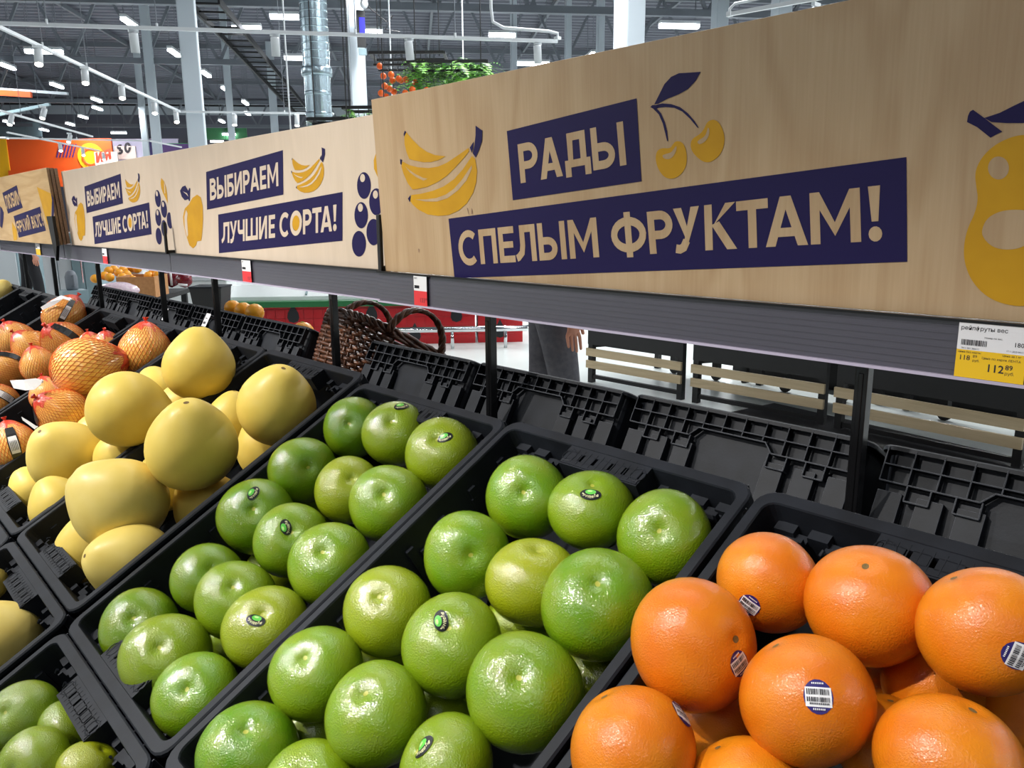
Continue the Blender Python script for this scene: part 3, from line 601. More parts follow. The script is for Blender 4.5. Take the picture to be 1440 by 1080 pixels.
# white chest behind the second rail, dark tub
def chest(x0, x1, ytop, d, zt, dep_, label, m='whitecase', extra=()):
    a, c = atd(x0, ytop, d), atd(x1, ytop, d); mid = (a+c)/2; wd = (c-a).length; o = empty('chest', (mid.x, mid.y, 0), (0, 0, YAW+.03)); H = mid.z
    b = MB(); b.box((0, dep_/2, H/2), (wd, dep_, H)); b.build('body', MT[m], o, bevel=.02)
    b = MB(); b.box((0, dep_/2-.01, H+.02), (wd+.04, dep_+.06, .04)); b.build('lid_rim', MT['whitemetal'], o)
    for k in range(1, int(wd/.5)): b = MB(); b.box((-wd/2+k*.5, -.005, H*.55), (.012, .01, H*.7)); b.build('seam', MT['bluegrey'], o)
    return tag(o, label, 'freezer')
chest(222, 318, 394, 8.3, 0, .8, 'white chest freezer behind the second rail beside the cherry bags')
p = atd(298, 427, 6.2); o = empty('black_tub', p-V((0, 0, .02)), (0, 0, YAW)); b = MB(); b.box((0, 0, .07), (.21, .2, .17), taper=(1.16, 1.16)); b.build('tub', MT['blackmatte'], o); b = MB(); b.box((0, 0, .155), (.255, .24, .012)); b.build('rim', MT['crate'], o)
b = MB(); b.box((0, 0, (-p.z-.0)/2), (.2, .2, p.z-.04)); b.build('pedestal', MT['blackmatte'], o); tag(o, 'square black tub on a stand between the posts', 'tub')
# cabinets far left
for x0, x1, y0, d, lab in ((60, 100, 362, 12, 'pale grey upright cabinet behind the farthest rail'), (101, 134, 366, 12, 'greenish glass cabinet behind the farthest rail'), (-40, 22, 355, 13, 'pale blue cabinet at the left edge')):
    a, c = atd(x0, y0, d), atd(x1, y0, d); mid = (a+c)/2; wd = (c-a).length; o = empty('cold_cabinet', (mid.x, mid.y, 0), (0, 0, YAW+.05)); H = 1.15
    b = MB(); b.box((0, .4, H/2), (wd, .8, H)); b.build('body', MT['bluegrey'], o, bevel=.02)
    for k in range(2): b = MB(); b.box((-wd*.25+k*wd*.5, -.01, H*.5), (wd*.46, .02, H*.8)); b.build('door', MT['whitemetal' if x0 < 90 else 'bluegrey'], o)
    b = MB(); b.tube([(-.02, -.05, H*.35), (-.02, -.05, H*.7)], .012, 6); b.build('handle', MT['chrome'], o); tag(o, lab, 'cabinet')
p = atd(100, 392, 8.5); o = empty('dark_kettle', p, (0, 0, 0)); b = MB(); b.lathe([(.05, -.12), (.06, -.1), (.062, .02), (.045, .07), (.02, .09)], 16); b.build('jar', MT['greysteel'], o, True); b = MB(); b.tube([(.05, 0, .03), (.10, 0, .04), (.10, 0, -.06), (.055, 0, -.08)], .01, 6); b.build('handle', MT['greysteel'], o)
b = MB(); b.box((0, 0, (-.12-p.z)/2), (.25, .25, p.z-.12)); b.build('stand_box', MT['bluegrey'], o); tag(o, 'round grey jar on a plinth seen under the farthest rail', 'jar')
# ------------------------------------------------------------------ wicker basket on the rear slope
def basket(p, ang, tilt, L, Wd, H, label):
    o = empty('wicker_basket', p, (tilt, 0, ang)); rows = 20
    b = MB(); n = 72
    for r in range(rows):
        z = H*(r+.5)/rows; k = 1+.22*z/H; pts = []
        for i in range(n):
            t = 2*math.pi*i/n; cx, sx = math.cos(t), math.sin(t); e = .55
            x = L/2*k*math.copysign(abs(cx)**e, cx); y = Wd/2*k*math.copysign(abs(sx)**e, sx); w_ = .0045*(1 if (i+r*2) % 4 < 2 else -1)
            pts.append((x*(1+w_/L*2), y*(1+w_/Wd*2), z))
        b.tube(pts, H/rows*.52, 5, closed=True)
    b.build('woven_wall', MT['wicker'], o, True)['kind'] = 'stuff'
    b = MB()
    for i in range(36):
        t = 2*math.pi*i/36; cx, sx = math.cos(t), math.sin(t); e = .55; q = lambda k, z: (L/2*k*math.copysign(abs(cx)**e, cx), Wd/2*k*math.copysign(abs(sx)**e, sx), z)
        b.tube([q(1, 0), q(1.22, H)], .004, 5)
    b.build('stakes', MT['wicker'], o, True)['kind'] = 'stuff'
    b = MB()
    for s in range(3):
        pts = []
        for i in range(96):
            t = 2*math.pi*i/96; cx, sx = math.cos(t), math.sin(t); e = .55; k = 1.22+.02*math.sin(i*.8+s*2.1)
            pts.append((L/2*k*math.copysign(abs(cx)**e, cx), Wd/2*k*math.copysign(abs(sx)**e, sx), H+.006+.008*math.cos(i*.8+s*2.1)))
        b.tube(pts, .006, 5, closed=True)
    b.build('braided_rim', MT['wicker'], o, True)
    b = MB(); b.box((0, 0, .005), (L*.95, Wd*.95, .01)); b.build('bottom', MT['wicker'], o)
    for sg, nm in ((1, 'handle'), (-1, 'handle')):
        b = MB()
        for s in range(3):
            pts = []
            for i in range(25):
                a = math.pi*i/24; x = sg*(L/2*1.2+.005); pts.append((x+.006*math.cos(i*.9+s*2.1), -.085*math.cos(a)+.006*math.sin(i*.9+s*2.1), H+.09*math.sin(a)))
            b.tube(pts, .006, 5)
        b.build(nm, MT['wicker'], o, True)
    return tag(o, label, 'basket')
# ------------------------------------------------------------------ display rack (posts, price rails, decks)
RY = 0.18
rack = empty('display_rack', (-1.6, 0.12, 0))
tag(rack, 'long black fruit display rack carrying crates, posts and grey price rails', 'display rack')
def rp(x, y, z): return V((x, y, z))-rack.location
nrm = V((0, -math.sin(TILT), math.cos(TILT))); dep = V((0, -math.cos(TILT), -math.sin(TILT)))   # dep: down the slope to the shopper
RIM0 = V((0, 0, RZ))
CH = 0.165
for x in (0.016, -0.672, -1.243, -1.948, -2.41, -3.17, -3.92, -4.55):
    b = MB(); b.box((0, 0, 0.525), (0.0155, 0.0155, 1.23)); b.box((0, -0.008, 0.52), (0.006, 0.002, 1.16)); b.box((0, 0, -0.05), (0.05, 0.07, 0.03))
    b.build('upright_post', MT['black'], rack, loc=rp(x, RY+0.012, 0.05), bevel=0.003)
for k, (x0, x1) in enumerate(((-0.972, 0.30), (-2.222, -0.976), (-3.55, -2.226), (-5.0, -3.56))):
    zb, zt, yf = (RZ+0.117, RZ+0.178, RY-0.015) if k else (RZ+0.117, RZ+0.177, RY-0.030)
    b = MB(); L = x1-x0; xc = (x0+x1)/2
    b.box((xc, yf, (zb+zt)/2), (L, 0.004, zt-zb), 0)
    for q in range(7): b.box((xc, yf-0.0022, zb+0.008+q*0.0075), (L, 0.0008, 0.0012), 0)
    b.box((xc, yf-0.003, zt), (L, 0.009, 0.003), 2)
    b.box((xc, yf-0.003, zb), (L, 0.008, 0.0035), 1)
    b.box((xc, yf+0.05, zt-0.006), (L, 0.10, 0.005), 2); b.box((xc, yf+0.05, zb+0.004), (L, 0.10, 0.003), 2)
    b.v = [tuple(V(q)-rack.location) for q in b.v]
    b.build('price_rail', [MT['rail'], MT['raillip'], MT['black']], rack)
for (s, sgn) in (('front', 1), ('rear', -1)):
    for (v0, v1) in ((-0.03, 0.6), (0.6, 1.24)):
        b = MB(); d = V((dep.x, dep.y*sgn, dep.z)); nn = V((0, nrm.y*sgn, nrm.z)); o0 = RIM0 if sgn == 1 else RIM0+V((0, 0.262, 0))
        p = o0 - nn*(CH+0.012) + d*((v0+v1)/2)
        x0, x1 = (-4.6, 0.46) 
        p.x = (x0+x1)/2
        b.box((0, 0, 0), (x1-x0, v1-v0-0.004, 0.012)); b.box((0, -(v1-v0)/2+0.006, 0.0), (x1-x0, 0.008, 0.05))
        o = b.build('deck_panel', MT['blackmatte'], rack); o.location = p-rack.location; o.rotation_euler = (TILT, 0, 0) if sgn == 1 else (TILT, 0, math.pi)
b = MB(); b.box((-2.07, 0.13, 0.18), (5.0, 1.5, 0.36)); b.box((-2.07, 0.13, 0.45), (5.0, 0.10, 0.5))
for x in (-4.5, -3.2, -1.9, -0.6, 0.4):
    for sgn in (1, -1): b.beam((x, 0.13-0.6*sgn, 0.3), (x, 0.13-0.05*sgn, 0.78), 0.04, 0.04)
b.v = [tuple(V(q)-rack.location) for q in b.v]
b.build('base', MT['blackmatte'], rack)
# end brackets that hold the boards
for (x, h, t) in ((-0.972, 0.115, 0.012), (-2.222, 0.100, 0.012)):
    b = MB(); b.box((0, 0, h/2), (t, 0.008, h)); b.box((0, 0.012, 0.006), (t, 0.03, 0.012))
    b.build('board_bracket', MT['blackmatte'], rack, loc=rp(x, RY-0.026, RZ+0.176), bevel=0.002)
b = MB(); b.add([(-.055, -.006, .125), (.045, -.006, .125), (.06, -.006, 0), (.02, -.006, -.065), (-.0, -.006, -.02), (-.055, .006, .125), (.045, .006, .125), (.06, .006, 0), (.02, .006, -.065), (0, .006, -.02)],
    [(0, 4, 3, 2, 1), (5, 6, 7, 8, 9), (0, 1, 6, 5), (1, 2, 7, 6), (2, 3, 8, 7), (3, 4, 9, 8), (4, 0, 5, 9)])
b.build('board_bracket', MT['blackmatte'], rack, loc=rp(-3.52, RY-0.06, RZ+0.176))
# ------------------------------------------------------------------ sign boards
LEAN = math.radians(3.0)
def sign_board(origin, length, height, ply, thick=0.012, lean=LEAN):
    """board standing on the rail; local x along it, z up the face, y to the back"""
    o = empty('sign_board', origin, (lean, 0, 0))
    b = MB(); b.box((length/2, thick/2, height/2), (length, thick, height))
    b.build('plywood_panel', [MT[ply]], o, bevel=0.0008)
    for z in (0, 0):
        pass
    e = MB()
    for q in range(4):
        e.box((-0.0003, 0.0015+q*0.003, height/2), (0.0006, 0.0014, height-0.004)); e.box((length+0.0003, 0.0015+q*0.003, height/2), (0.0006, 0.0014, height-0.004))
    e.build('ply_edge', MT['plyedge'], o)['kind'] = 'stuff'
    ninv = Matrix.Rotation(-lean, 3, 'X'); nw = Matrix.Rotation(lean, 3, 'X') @ V((0, -1, 0)); o3 = V(origin)
    def P(x, y):
        q = ninv @ (on_plane(x, y, o3, nw)-o3); return (q.x, q.z)
    return o, P
BANNERS = []
def inside(p, pl):
    r = False
    for (x0, y0), (x1, y1) in zip(pl, pl[1:]+pl[:1]):
        if (y0 > p[1]) != (y1 > p[1]) and p[0] < (x1-x0)*(p[1]-y0)/(y1-y0)+x0: r = not r
    return r
def prnt(o, name, polys, m, lift=0.0006, label=None):
    if polys and not isinstance(polys[0][0], (tuple, list)): polys = [polys]
    if name != 'letter' and len(polys) > 1:
        for pl in polys: x = prnt(o, name, [pl], m, lift, label)
        return x
    b = MB()
    for k, pl in enumerate(polys):
        a = sum(pl[i][0]*pl[(i+1) % len(pl)][1]-pl[(i+1) % len(pl)][0]*pl[i][1] for i in range(len(pl)))
        if a < 0: pl = pl[::-1]
        b.poly([(p[0], -lift-k*0.000016, p[1]) for p in pl])
    x = b.build(name, MT[m], o)
    if name == 'text_banner': BANNERS.append((o, x, polys[0]))
    if label: x['label'] = label
    return x
def smooth(pl, it=2):
    for _ in range(it):
        o = []
        for i in range(len(pl)):
            a, b = pl[i], pl[(i+1) % len(pl)]
            o += [(a[0]*.75+b[0]*.25, a[1]*.75+b[1]*.25), (a[0]*.25+b[0]*.75, a[1]*.25+b[1]*.75)]
        pl = o
    return pl
def crop(P, ox, oy, s, pts): return [P(ox+x/s, oy+y/s) for x, y in pts]
def word(P, ox, oy, s, top, bot, letters, lean=0.08, wt=0.2):
    """top/bot: two points each giving the cap line and base line; letters: (char, x0, x1) at mid height"""
    out = []
    ln = lambda a, b, x: a[1]+(b[1]-a[1])*(x-a[0])/(b[0]-a[0])
    for ch, x0, x1 in letters:
        qd = []
        for x in (x0, x1):
            yt, yb = ln(*top, x), ln(*bot, x); sh = lean*(yb-yt)/2
            qd.append((P(ox+(x-sh)/s, oy+yt/s), P(ox+(x+sh)/s, oy+yb/s)))
        (tl, bl), (tr, br) = qd
        W = math.dist(((tl[0]+bl[0])/2, (tl[1]+bl[1])/2), ((tr[0]+br[0])/2, (tr[1]+br[1])/2))/((math.dist(tl, bl)+math.dist(tr, br))/2)
        out.append([])
        for f in glyph(ch, W, min(wt, W*.5) if ch != '!' else wt):
            out[-1].append([tuple((bl[i]*(1-u/W)+br[i]*(u/W))*(1-v)+(tl[i]*(1-u/W)+tr[i]*(u/W))*v for i in (0, 1)) for u, v in f])
    return out
def letters(o, ws, m, lift):
    for q in ws:
        pts = [p for f in q for p in f]; c = (sum(p[0] for p in pts)/len(pts), sum(p[1] for p in pts)/len(pts))
        prnt(next((x for oo, x, pl in BANNERS if oo is o and inside(c, pl)), o), 'letter', q, m, lift)
BAN = dict(
 top=[(147,175),(200,240),(270,310),(340,360),(420,392),(520,403),(450,440),(380,458),(310,460),(230,445),(175,430),(150,370),(130,290),(128,220)],
 mid=[(110,452),(180,488),(260,508),(360,515),(450,500),(530,465),(620,405),(735,325),(742,355),(700,410),(620,500),(530,590),(440,650),(340,695),(260,712),(205,718),(160,660),(120,570),(100,500)],
 low=[(195,770),(280,760),(400,730),(500,690),(600,620),(680,530),(770,400),(800,430),(818,540),(810,650),(780,750),(720,850),(640,920),(550,960),(450,970),(350,955),(260,910),(210,865),(185,830)],
 h1=[(135,495),(180,535),(240,575),(310,608),(350,616),(310,634),(240,600),(180,555)],
 h2=[(230,812),(320,812),(430,800),(520,768),(600,712),(680,620),(740,530),(768,488),(770,520),(720,630),(640,725),(540,800),(440,832),(330,832)],
 n=[[(805,112),(870,160),(865,260),(835,350),(805,415),(778,375),(795,290),(805,200)],[(750,320),(788,262),(780,330),(768,370)],[(135,160),(145,172),(125,215),(122,190)],[(88,428),(105,435),(100,485),(90,475)],[(188,770),(180,838),(163,805)]])
def bananas(o, f, ply):
    g = prnt(o, 'banana_print', [[f(p) for p in BAN[k]] for k in ('top', 'mid', 'low')], 'yellow')
    prnt(o, 'banana_highlight', [[f(p) for p in BAN[k]] for k in ('h1', 'h2')], ply, 0.0009)
    prnt(o, 'banana_stalk_print', [[f(p) for p in k] for k in BAN['n']], 'navy', 0.0009)
# board 1
B1O = (-0.965, RY-0.020, RZ+0.178)
b1, P = sign_board(B1O, 1.27, 0.332, 'ply1')
tag(b1, 'nearest birch plywood sign board with the words about ripe fruits, cherries and pear', 'sign')
bananas(b1, lambda p: P(550+p[0]/6.747, 160+p[1]/6.747), 'ply1')
prnt(b1, 'text_banner', [[P(713, 184), P(713.2+.3, 184.2), P(895.5, 138.3), P(902.5, 255), P(721.5, 281.5)]], 'navy')
prnt(b1, 'text_banner', [[P(631, 307.5), P(1275, 220.8), P(1276, 368), P(639.5, 391)]], 'navy')
letters(b1, word(P, 700, 130, 6.545, ((195, 480), (1160, 267)), ((225, 832), (1180, 665)), (('Р', 200, 375), ('А', 385, 588), ('Д', 617, 850), ('Ы', 868, 1172)), 0.085), 'ply1', 0.0009)
letters(b1, word(P, 620, 240, 4.235, ((225, 352), (930, 278)), ((245, 556), (945, 514)), (('С', 108, 226), ('П', 232, 334), ('Е', 348, 440), ('Л', 452, 567), ('Ы', 582, 745), ('М', 764, 936), ('Ф', 1017, 1225), ('Р', 1238, 1385)), 0.085)
  + word(P, 940, 210, 4.114, ((22, 345), (1235, 207)), ((50, 594), (1235, 528)), (('У', 32, 182), ('К', 212, 396), ('Т', 397, 580), ('А', 562, 806), ('М', 822, 1113), ('!', 1152, 1240)), 0.03), 'ply1', 0.0009)
C3 = lambda pts, it=2: smooth(crop(P, 900, 90, 6.353, pts), it)
prnt(b1, 'cherry_leaf_print', [crop(P, 900, 90, 6.353, [(130,360),(170,280),(220,180),(280,115),(350,82),(430,78),(545,70),(500,150),(430,225),(350,270),(250,310),(165,355)])], 'navy')
prnt(b1, 'cherry_stem_print', [crop(P, 900, 90, 6.353, q) for q in ([(120,395),(150,395),(190,440),(225,520),(245,600),(254,690),(244,688),(228,620),(205,530),(170,450),(125,405)], [(150,365),(200,352),(280,358),(360,385),(430,440),(490,510),(528,572),(515,568),(450,490),(380,425),(310,392),(230,385),(160,392)], [(95,385),(110,368),(160,366),(165,392),(130,405)])], 'navy')
prnt(b1, 'cherry_print', [C3([(320,688),(370,692),(405,735),(422,820),(418,900),(385,970),(330,1015),(280,1028),(225,1015),(180,965),(150,900),(140,830),(155,775),(195,750),(270,755),(295,720)]), C3([(645,495),(690,505),(730,555),(758,640),(755,720),(730,790),(690,840),(630,878),(580,878),(530,850),(480,800),(455,750),(455,695),(480,660),(540,625),(575,580),(600,520)])], 'yellow')
prnt(b1, 'cherry_highlight', [C3([(310,750),(330,728),(330,770),(300,830),(260,852),(215,845),(200,815),(240,802),(285,790)]), C3([(610,560),(625,590),(620,640),(590,690),(540,720),(515,705),(520,685),(580,650),(600,610)])], 'ply1', 0.0009)
C4 = lambda pts, it=2: smooth(crop(P, 1340, 130, 3.484, pts), it)
prnt(b1, 'pear_print', [C4([(348,205),(280,220),(200,260),(140,320),(108,390),(115,460),(125,520),(110,590),(75,660),(55,740),(55,820),(80,900),(130,970),(200,1020),(290,1045),(360,1048),(450,1030),(530,980),(570,880),(560,760),(500,640),(470,540),(470,400),(440,290),(400,220)])], 'yellow')
prnt(b1, 'pear_highlight', [C4(arc(225, 370, 52, 57, 20, 380, 16)[:-1]), C4([(140,680),(165,620),(220,585),(300,572),(380,580),(420,640),(400,720),(340,760),(270,772),(200,760),(155,720)])], 'ply1', 0.0009)
prnt(b1, 'pear_stalk_print', [crop(P, 1340, 130, 3.484, q) for q in ([(75,115),(84,94),(100,85),(155,125),(200,160),(243,192),(215,205),(185,222),(120,170),(70,145)], [(155,125),(230,100),(300,65),(348,42),(400,25),(440,10),(420,100),(348,150),(260,150),(190,145)])], 'navy')
prnt(b1, 'knot', [smooth(crop(P, 550, 160, 6.747, q), 1) for q in ([(722,880),(735,920),(740,955),(728,935)], [(765,880),(775,930),(770,955),(760,950)])]+[smooth(crop(P, 540, 60, 2.841, [(137,822),(142,824),(143,838),(138,838)]), 1)], 'plyedge', 0.0008)
# board 2 and its twin board 3
B2O = (-2.218, RY-0.002, RZ+0.178)
b2, P = sign_board(B2O, 1.262, 0.31, 'ply2', lean=math.radians(1.5))
tag(b2, 'pale plywood sign board about best varieties, second from the right, lemon at its left end', 'sign')
f0 = lambda x, y: P(400+x/5.684, 190+y/5.684)
wx0, wx1, wz0, wz1 = f0(52, 230)[0], f0(326, 120)[0], f0(175, 443)[1], f0(312, 96)[1]
bananas(b2, lambda p: (wx0+(p[0]-88)/(870-88)*(wx1-wx0), wz1+(p[1]-112)/(970-112)*(wz0-wz1)+(p[0]-800)/700*0.010), 'ply2')
C8 = lambda pts: crop(P, 280, 200, 6.752, pts)
prnt(b2, 'text_banner', [C8([(68,282),(797,75),(802,497),(77,640)])], 'navy'); prnt(b2, 'text_banner', [C8([(183,687),(1363,472),(1363,935),(190,1053)])], 'navy')
letters(b2, word(P, 280, 200, 6.752, ((103, 350), (750, 190)), ((110, 553), (755, 415)), (('В', 105, 167), ('Ы', 173, 262), ('Б', 270, 332), ('И', 340, 410), ('Р', 420, 484), ('А', 489, 572), ('Е', 581, 640), ('М', 652, 754)), 0.02)
  + word(P, 280, 200, 6.752, ((225, 765), (1310, 590)), ((218, 962), (1310, 840)), (('Л', 220, 290), ('У', 295, 362), ('Ч', 370, 436), ('Ш', 445, 561), ('И', 572, 648), ('Е', 664, 724), ('С', 767, 864), ('О', 867, 980), ('Р', 989, 1072), ('Т', 1078, 1165), ('А', 1157, 1266), ('!', 1272, 1312)), 0.0), 'ply2', 0.0009)
prnt(b2, 'letter_core_print', [C8(arc(922, 765, 36, 75, 0, 360, 20)[:-1])], 'yellow', 0.0009)
C7 = lambda pts: crop(P, 400, 190, 5.684, pts)
prnt(b2, 'grape_print', [C7(arc(x, y, a, b, 0, 360, 24)[:-1]) for x, y, a, b in ((637,403,55,107),(737,533,58,108),(615,640,54,105),(714,775,57,106),(597,868,56,103),(835,675,57,103))], 'navy')
prnt(b2, 'grape_highlight', [C7(arc(x, y, 20, 33, 0, 360, 14)[:-1]) for x, y in ((627, 343), (730, 475), (610, 580))], 'ply2', 0.0009)
prnt(b2, 'grape_leaf_print', [C7([(735,138),(785,180),(815,250),(825,350),(822,460),(790,400),(745,330),(718,270),(715,200)])], 'yellow'); prnt(b2, 'leaf_vein', [C7([(785,190),(800,230),(790,330),(775,340),(780,260)])], 'ply2', 0.0009)
CL = lambda pts: crop(P, 240, 200, 6, pts)
prnt(b2, 'lemon_print', [CL([(225,442),(255,465),(272,540),(275,650),(268,760),(260,830),(225,835),(215,870),(190,895),(160,870),(130,780),(112,700),(105,630),(120,560),(155,525),(185,470)])], 'yellow')
prnt(b2, 'lemon_highlight', [CL([(132,570),(145,600),(140,650),(150,780),(140,800),(122,720),(118,630)])], 'ply2', 0.0009)
prnt(b2, 'lemon_leaf_print', [CL([(80,410),(100,375),(125,365),(150,410),(158,385),(167,390),(163,495),(155,495),(150,480),(120,490),(95,460)])], 'navy'); prnt(b2, 'leaf_vein', [CL([(105,415),(140,430),(152,460),(135,440)])], 'ply2', 0.0009)
b3 = copy_tree(b2); b3.location = (-3.484, RY+0.0, RZ+0.178)
tag(b3, 'pale plywood sign board about best varieties, third from the right, beside the black bracket plate')
# board 4: a stack of three sheets
B4O = (-5.15, RY-0.045, RZ+0.178)
b4, P = sign_board(B4O, 1.66, 0.325, 'ply4')
tag(b4, 'farthest wooden sign board with horizontal grain and an orange wedge, at the left edge', 'sign')
C9 = lambda pts: crop(P, 0, 230, 6.355, pts)
prnt(b4, 'text_banner', [C9([(22,262),(150,193),(205,395),(72,447)])], 'navy'); prnt(b4, 'text_banner', [C9([(122,470),(358,385),(412,600),(170,662)])], 'navy')
letters(b4, word(P, 0, 230, 6.355, ((45, 296), (160, 240)), ((65, 406), (190, 352)), (('Л', 52, 72), ('Ю', 75, 104), ('Б', 107, 126), ('И', 129, 150), ('М', 153, 182)), .25)
  + word(P, 0, 230, 6.355, ((145, 520), (375, 445)), ((165, 614), (395, 552)), (('Я', 152, 174), ('Р', 178, 198), ('К', 202, 222), ('И', 226, 246), ('Й', 250, 270), ('В', 286, 304), ('К', 308, 328), ('У', 330, 348), ('С', 350, 370), ('!', 374, 386)), .2), 'ply4', 0.0009)
prnt(b4, 'orange_wedge_print', [C9([(330,208),(455,268),(468,330),(455,430),(440,560),(420,540),(395,440),(365,330)])], 'yellow'); prnt(b4, 'orange_rind_print', [C9([(460,275),(478,310),(485,420),(475,540),(460,632),(445,590),(462,470),(465,370)])], 'navy')
prnt(b4, 'lemon_print', [C9([(108,520),(150,590),(155,680),(125,690),(112,600)])], 'yellow'); prnt(b4, 'grape_print', [C9([(2,380),(20,400),(35,440),(30,520),(20,580),(2,560)])], 'navy')
for q in (1, 2):
    b = MB(); b.box((0.83, 0.006+q*0.0135, 0.1625), (1.66, 0.012, 0.325-q*0.004)); x = b.build('backing_sheet', MT['plyedge'], b4); x.location.x = 0.007*q
# ------------------------------------------------------------------ price tags
def text(body, size, parent, loc, m, bold=0.0, align='LEFT', name='lettering'):
    cu = bpy.data.curves.new('txt', 'FONT'); cu.body = body; cu.size = size; cu.align_x = align; cu.offset = bold; cu.resolution_u = 2
    t = bpy.data.objects.new('txt', cu); COL.objects.link(t); dg = bpy.context.evaluated_depsgraph_get(); dg.update()
    me = bpy.data.meshes.new_from_object(t.evaluated_get(dg)); bpy.data.objects.remove(t)
    me.transform(Matrix.Rotation(math.pi/2, 4, 'X')); me.materials.clear(); me.materials.append(MT[m])
    for p in me.polygons: p.material_index = 0
    o = bpy.data.objects.new(name, me); COL.objects.link(o); o.parent = parent; o.location = loc
    return o
def price_tag(x, w_, h_, z, y, low, label, cat='price tag'):
    t = empty('price_tag', (x, y, z))
    b = MB(); b.box((w_/2, 0, h_*.75), (w_, 0.0008, h_*.5)); b.build('upper_card', MT['white'], t)
    b = MB(); b.box((w_/2, 0, h_*.25), (w_, 0.0008, h_*.5)); b.build('lower_card', MT[low], t)
    b = MB(); xx = w_*.06; random.seed(3)
    while xx < w_*.44:
        q = random.uniform(.4, 1.3)*w_*.012; b.box((xx+q/2, -0.0006, h_*.635), (q, 0.0004, h_*.10)); xx += q+random.uniform(.5, 1.2)*w_*.012
    b.build('barcode', MT['ink'], t)
    return tag(t, label, cat, 'price tags in the rail')
t = price_tag(0.1305, 0.0635, 0.0575, RZ+0.119, RY-0.0365, 'yellowtag', 'yellow and white price tag of the grapefruits at the right end of the rail')
f = -0.0006
for s, z, x, y, a, bo in (('рейпфруты вес', .0085, .003, .0625, 'LEFT', .0001), ('180', .009, .088, .046, 'RIGHT', .0001), ('Номер по вес.', .0035, .060, .053, 'RIGHT', 0), ('17.11.2020 09:11', .0032, .088, .039, 'RIGHT', 0), ('7011 001 300011', .0035, .006, .0375, 'LEFT', 0), ('Цена без карты', .0042, .002, .0325, 'LEFT', 0), ('Цена за 1 кг', .0042, .086, .0325, 'RIGHT', 0),
    ('118', .0105, .004, .023, 'LEFT', .0001), ('89', .006, .023, .027, 'LEFT', 0), ('руб.', .005, .023, .022, 'LEFT', 0), ('Цена по карте ЛЕНТА', .0048, .086, .0265, 'RIGHT', 0), ('112', .016, .066, .011, 'RIGHT', .0003), ('89', .010, .067, .016, 'LEFT', .0002), ('руб.', .0065, .067, .0095, 'LEFT', 0)):
    text(s, z*.69, t, (x*.69, f, y*.79), 'ink', bo*.5, a)
for x, w_, h_, z, y, lab in ((-0.842, .042, .056, RZ+0.119, RY-0.0365, 'red and white price tag at the left end of the near rail'), (-1.665, .055, .058, RZ+0.118, RY-0.0215, 'red and white price tag on the second rail under the word banners'), (-2.955, .06, .058, RZ+0.118, RY-0.0215, 'small red and white price tag on the third rail')):
    t = price_tag(x, w_, h_, z, y, 'redtag', lab)
    text('133', .012, t, (w_*.86, f, h_*.12), 'ink', 0, 'RIGHT'); text('89', .006, t, (w_*.87, f, h_*.2), 'ink'); text('вес', .006, t, (w_*.05, f, h_*.9), 'ink')
price_tag(-4.08, .09, .058, RZ+0.118, RY-0.0215, 'yellowtag', 'yellow and white price tag on the farthest rail at the left edge')
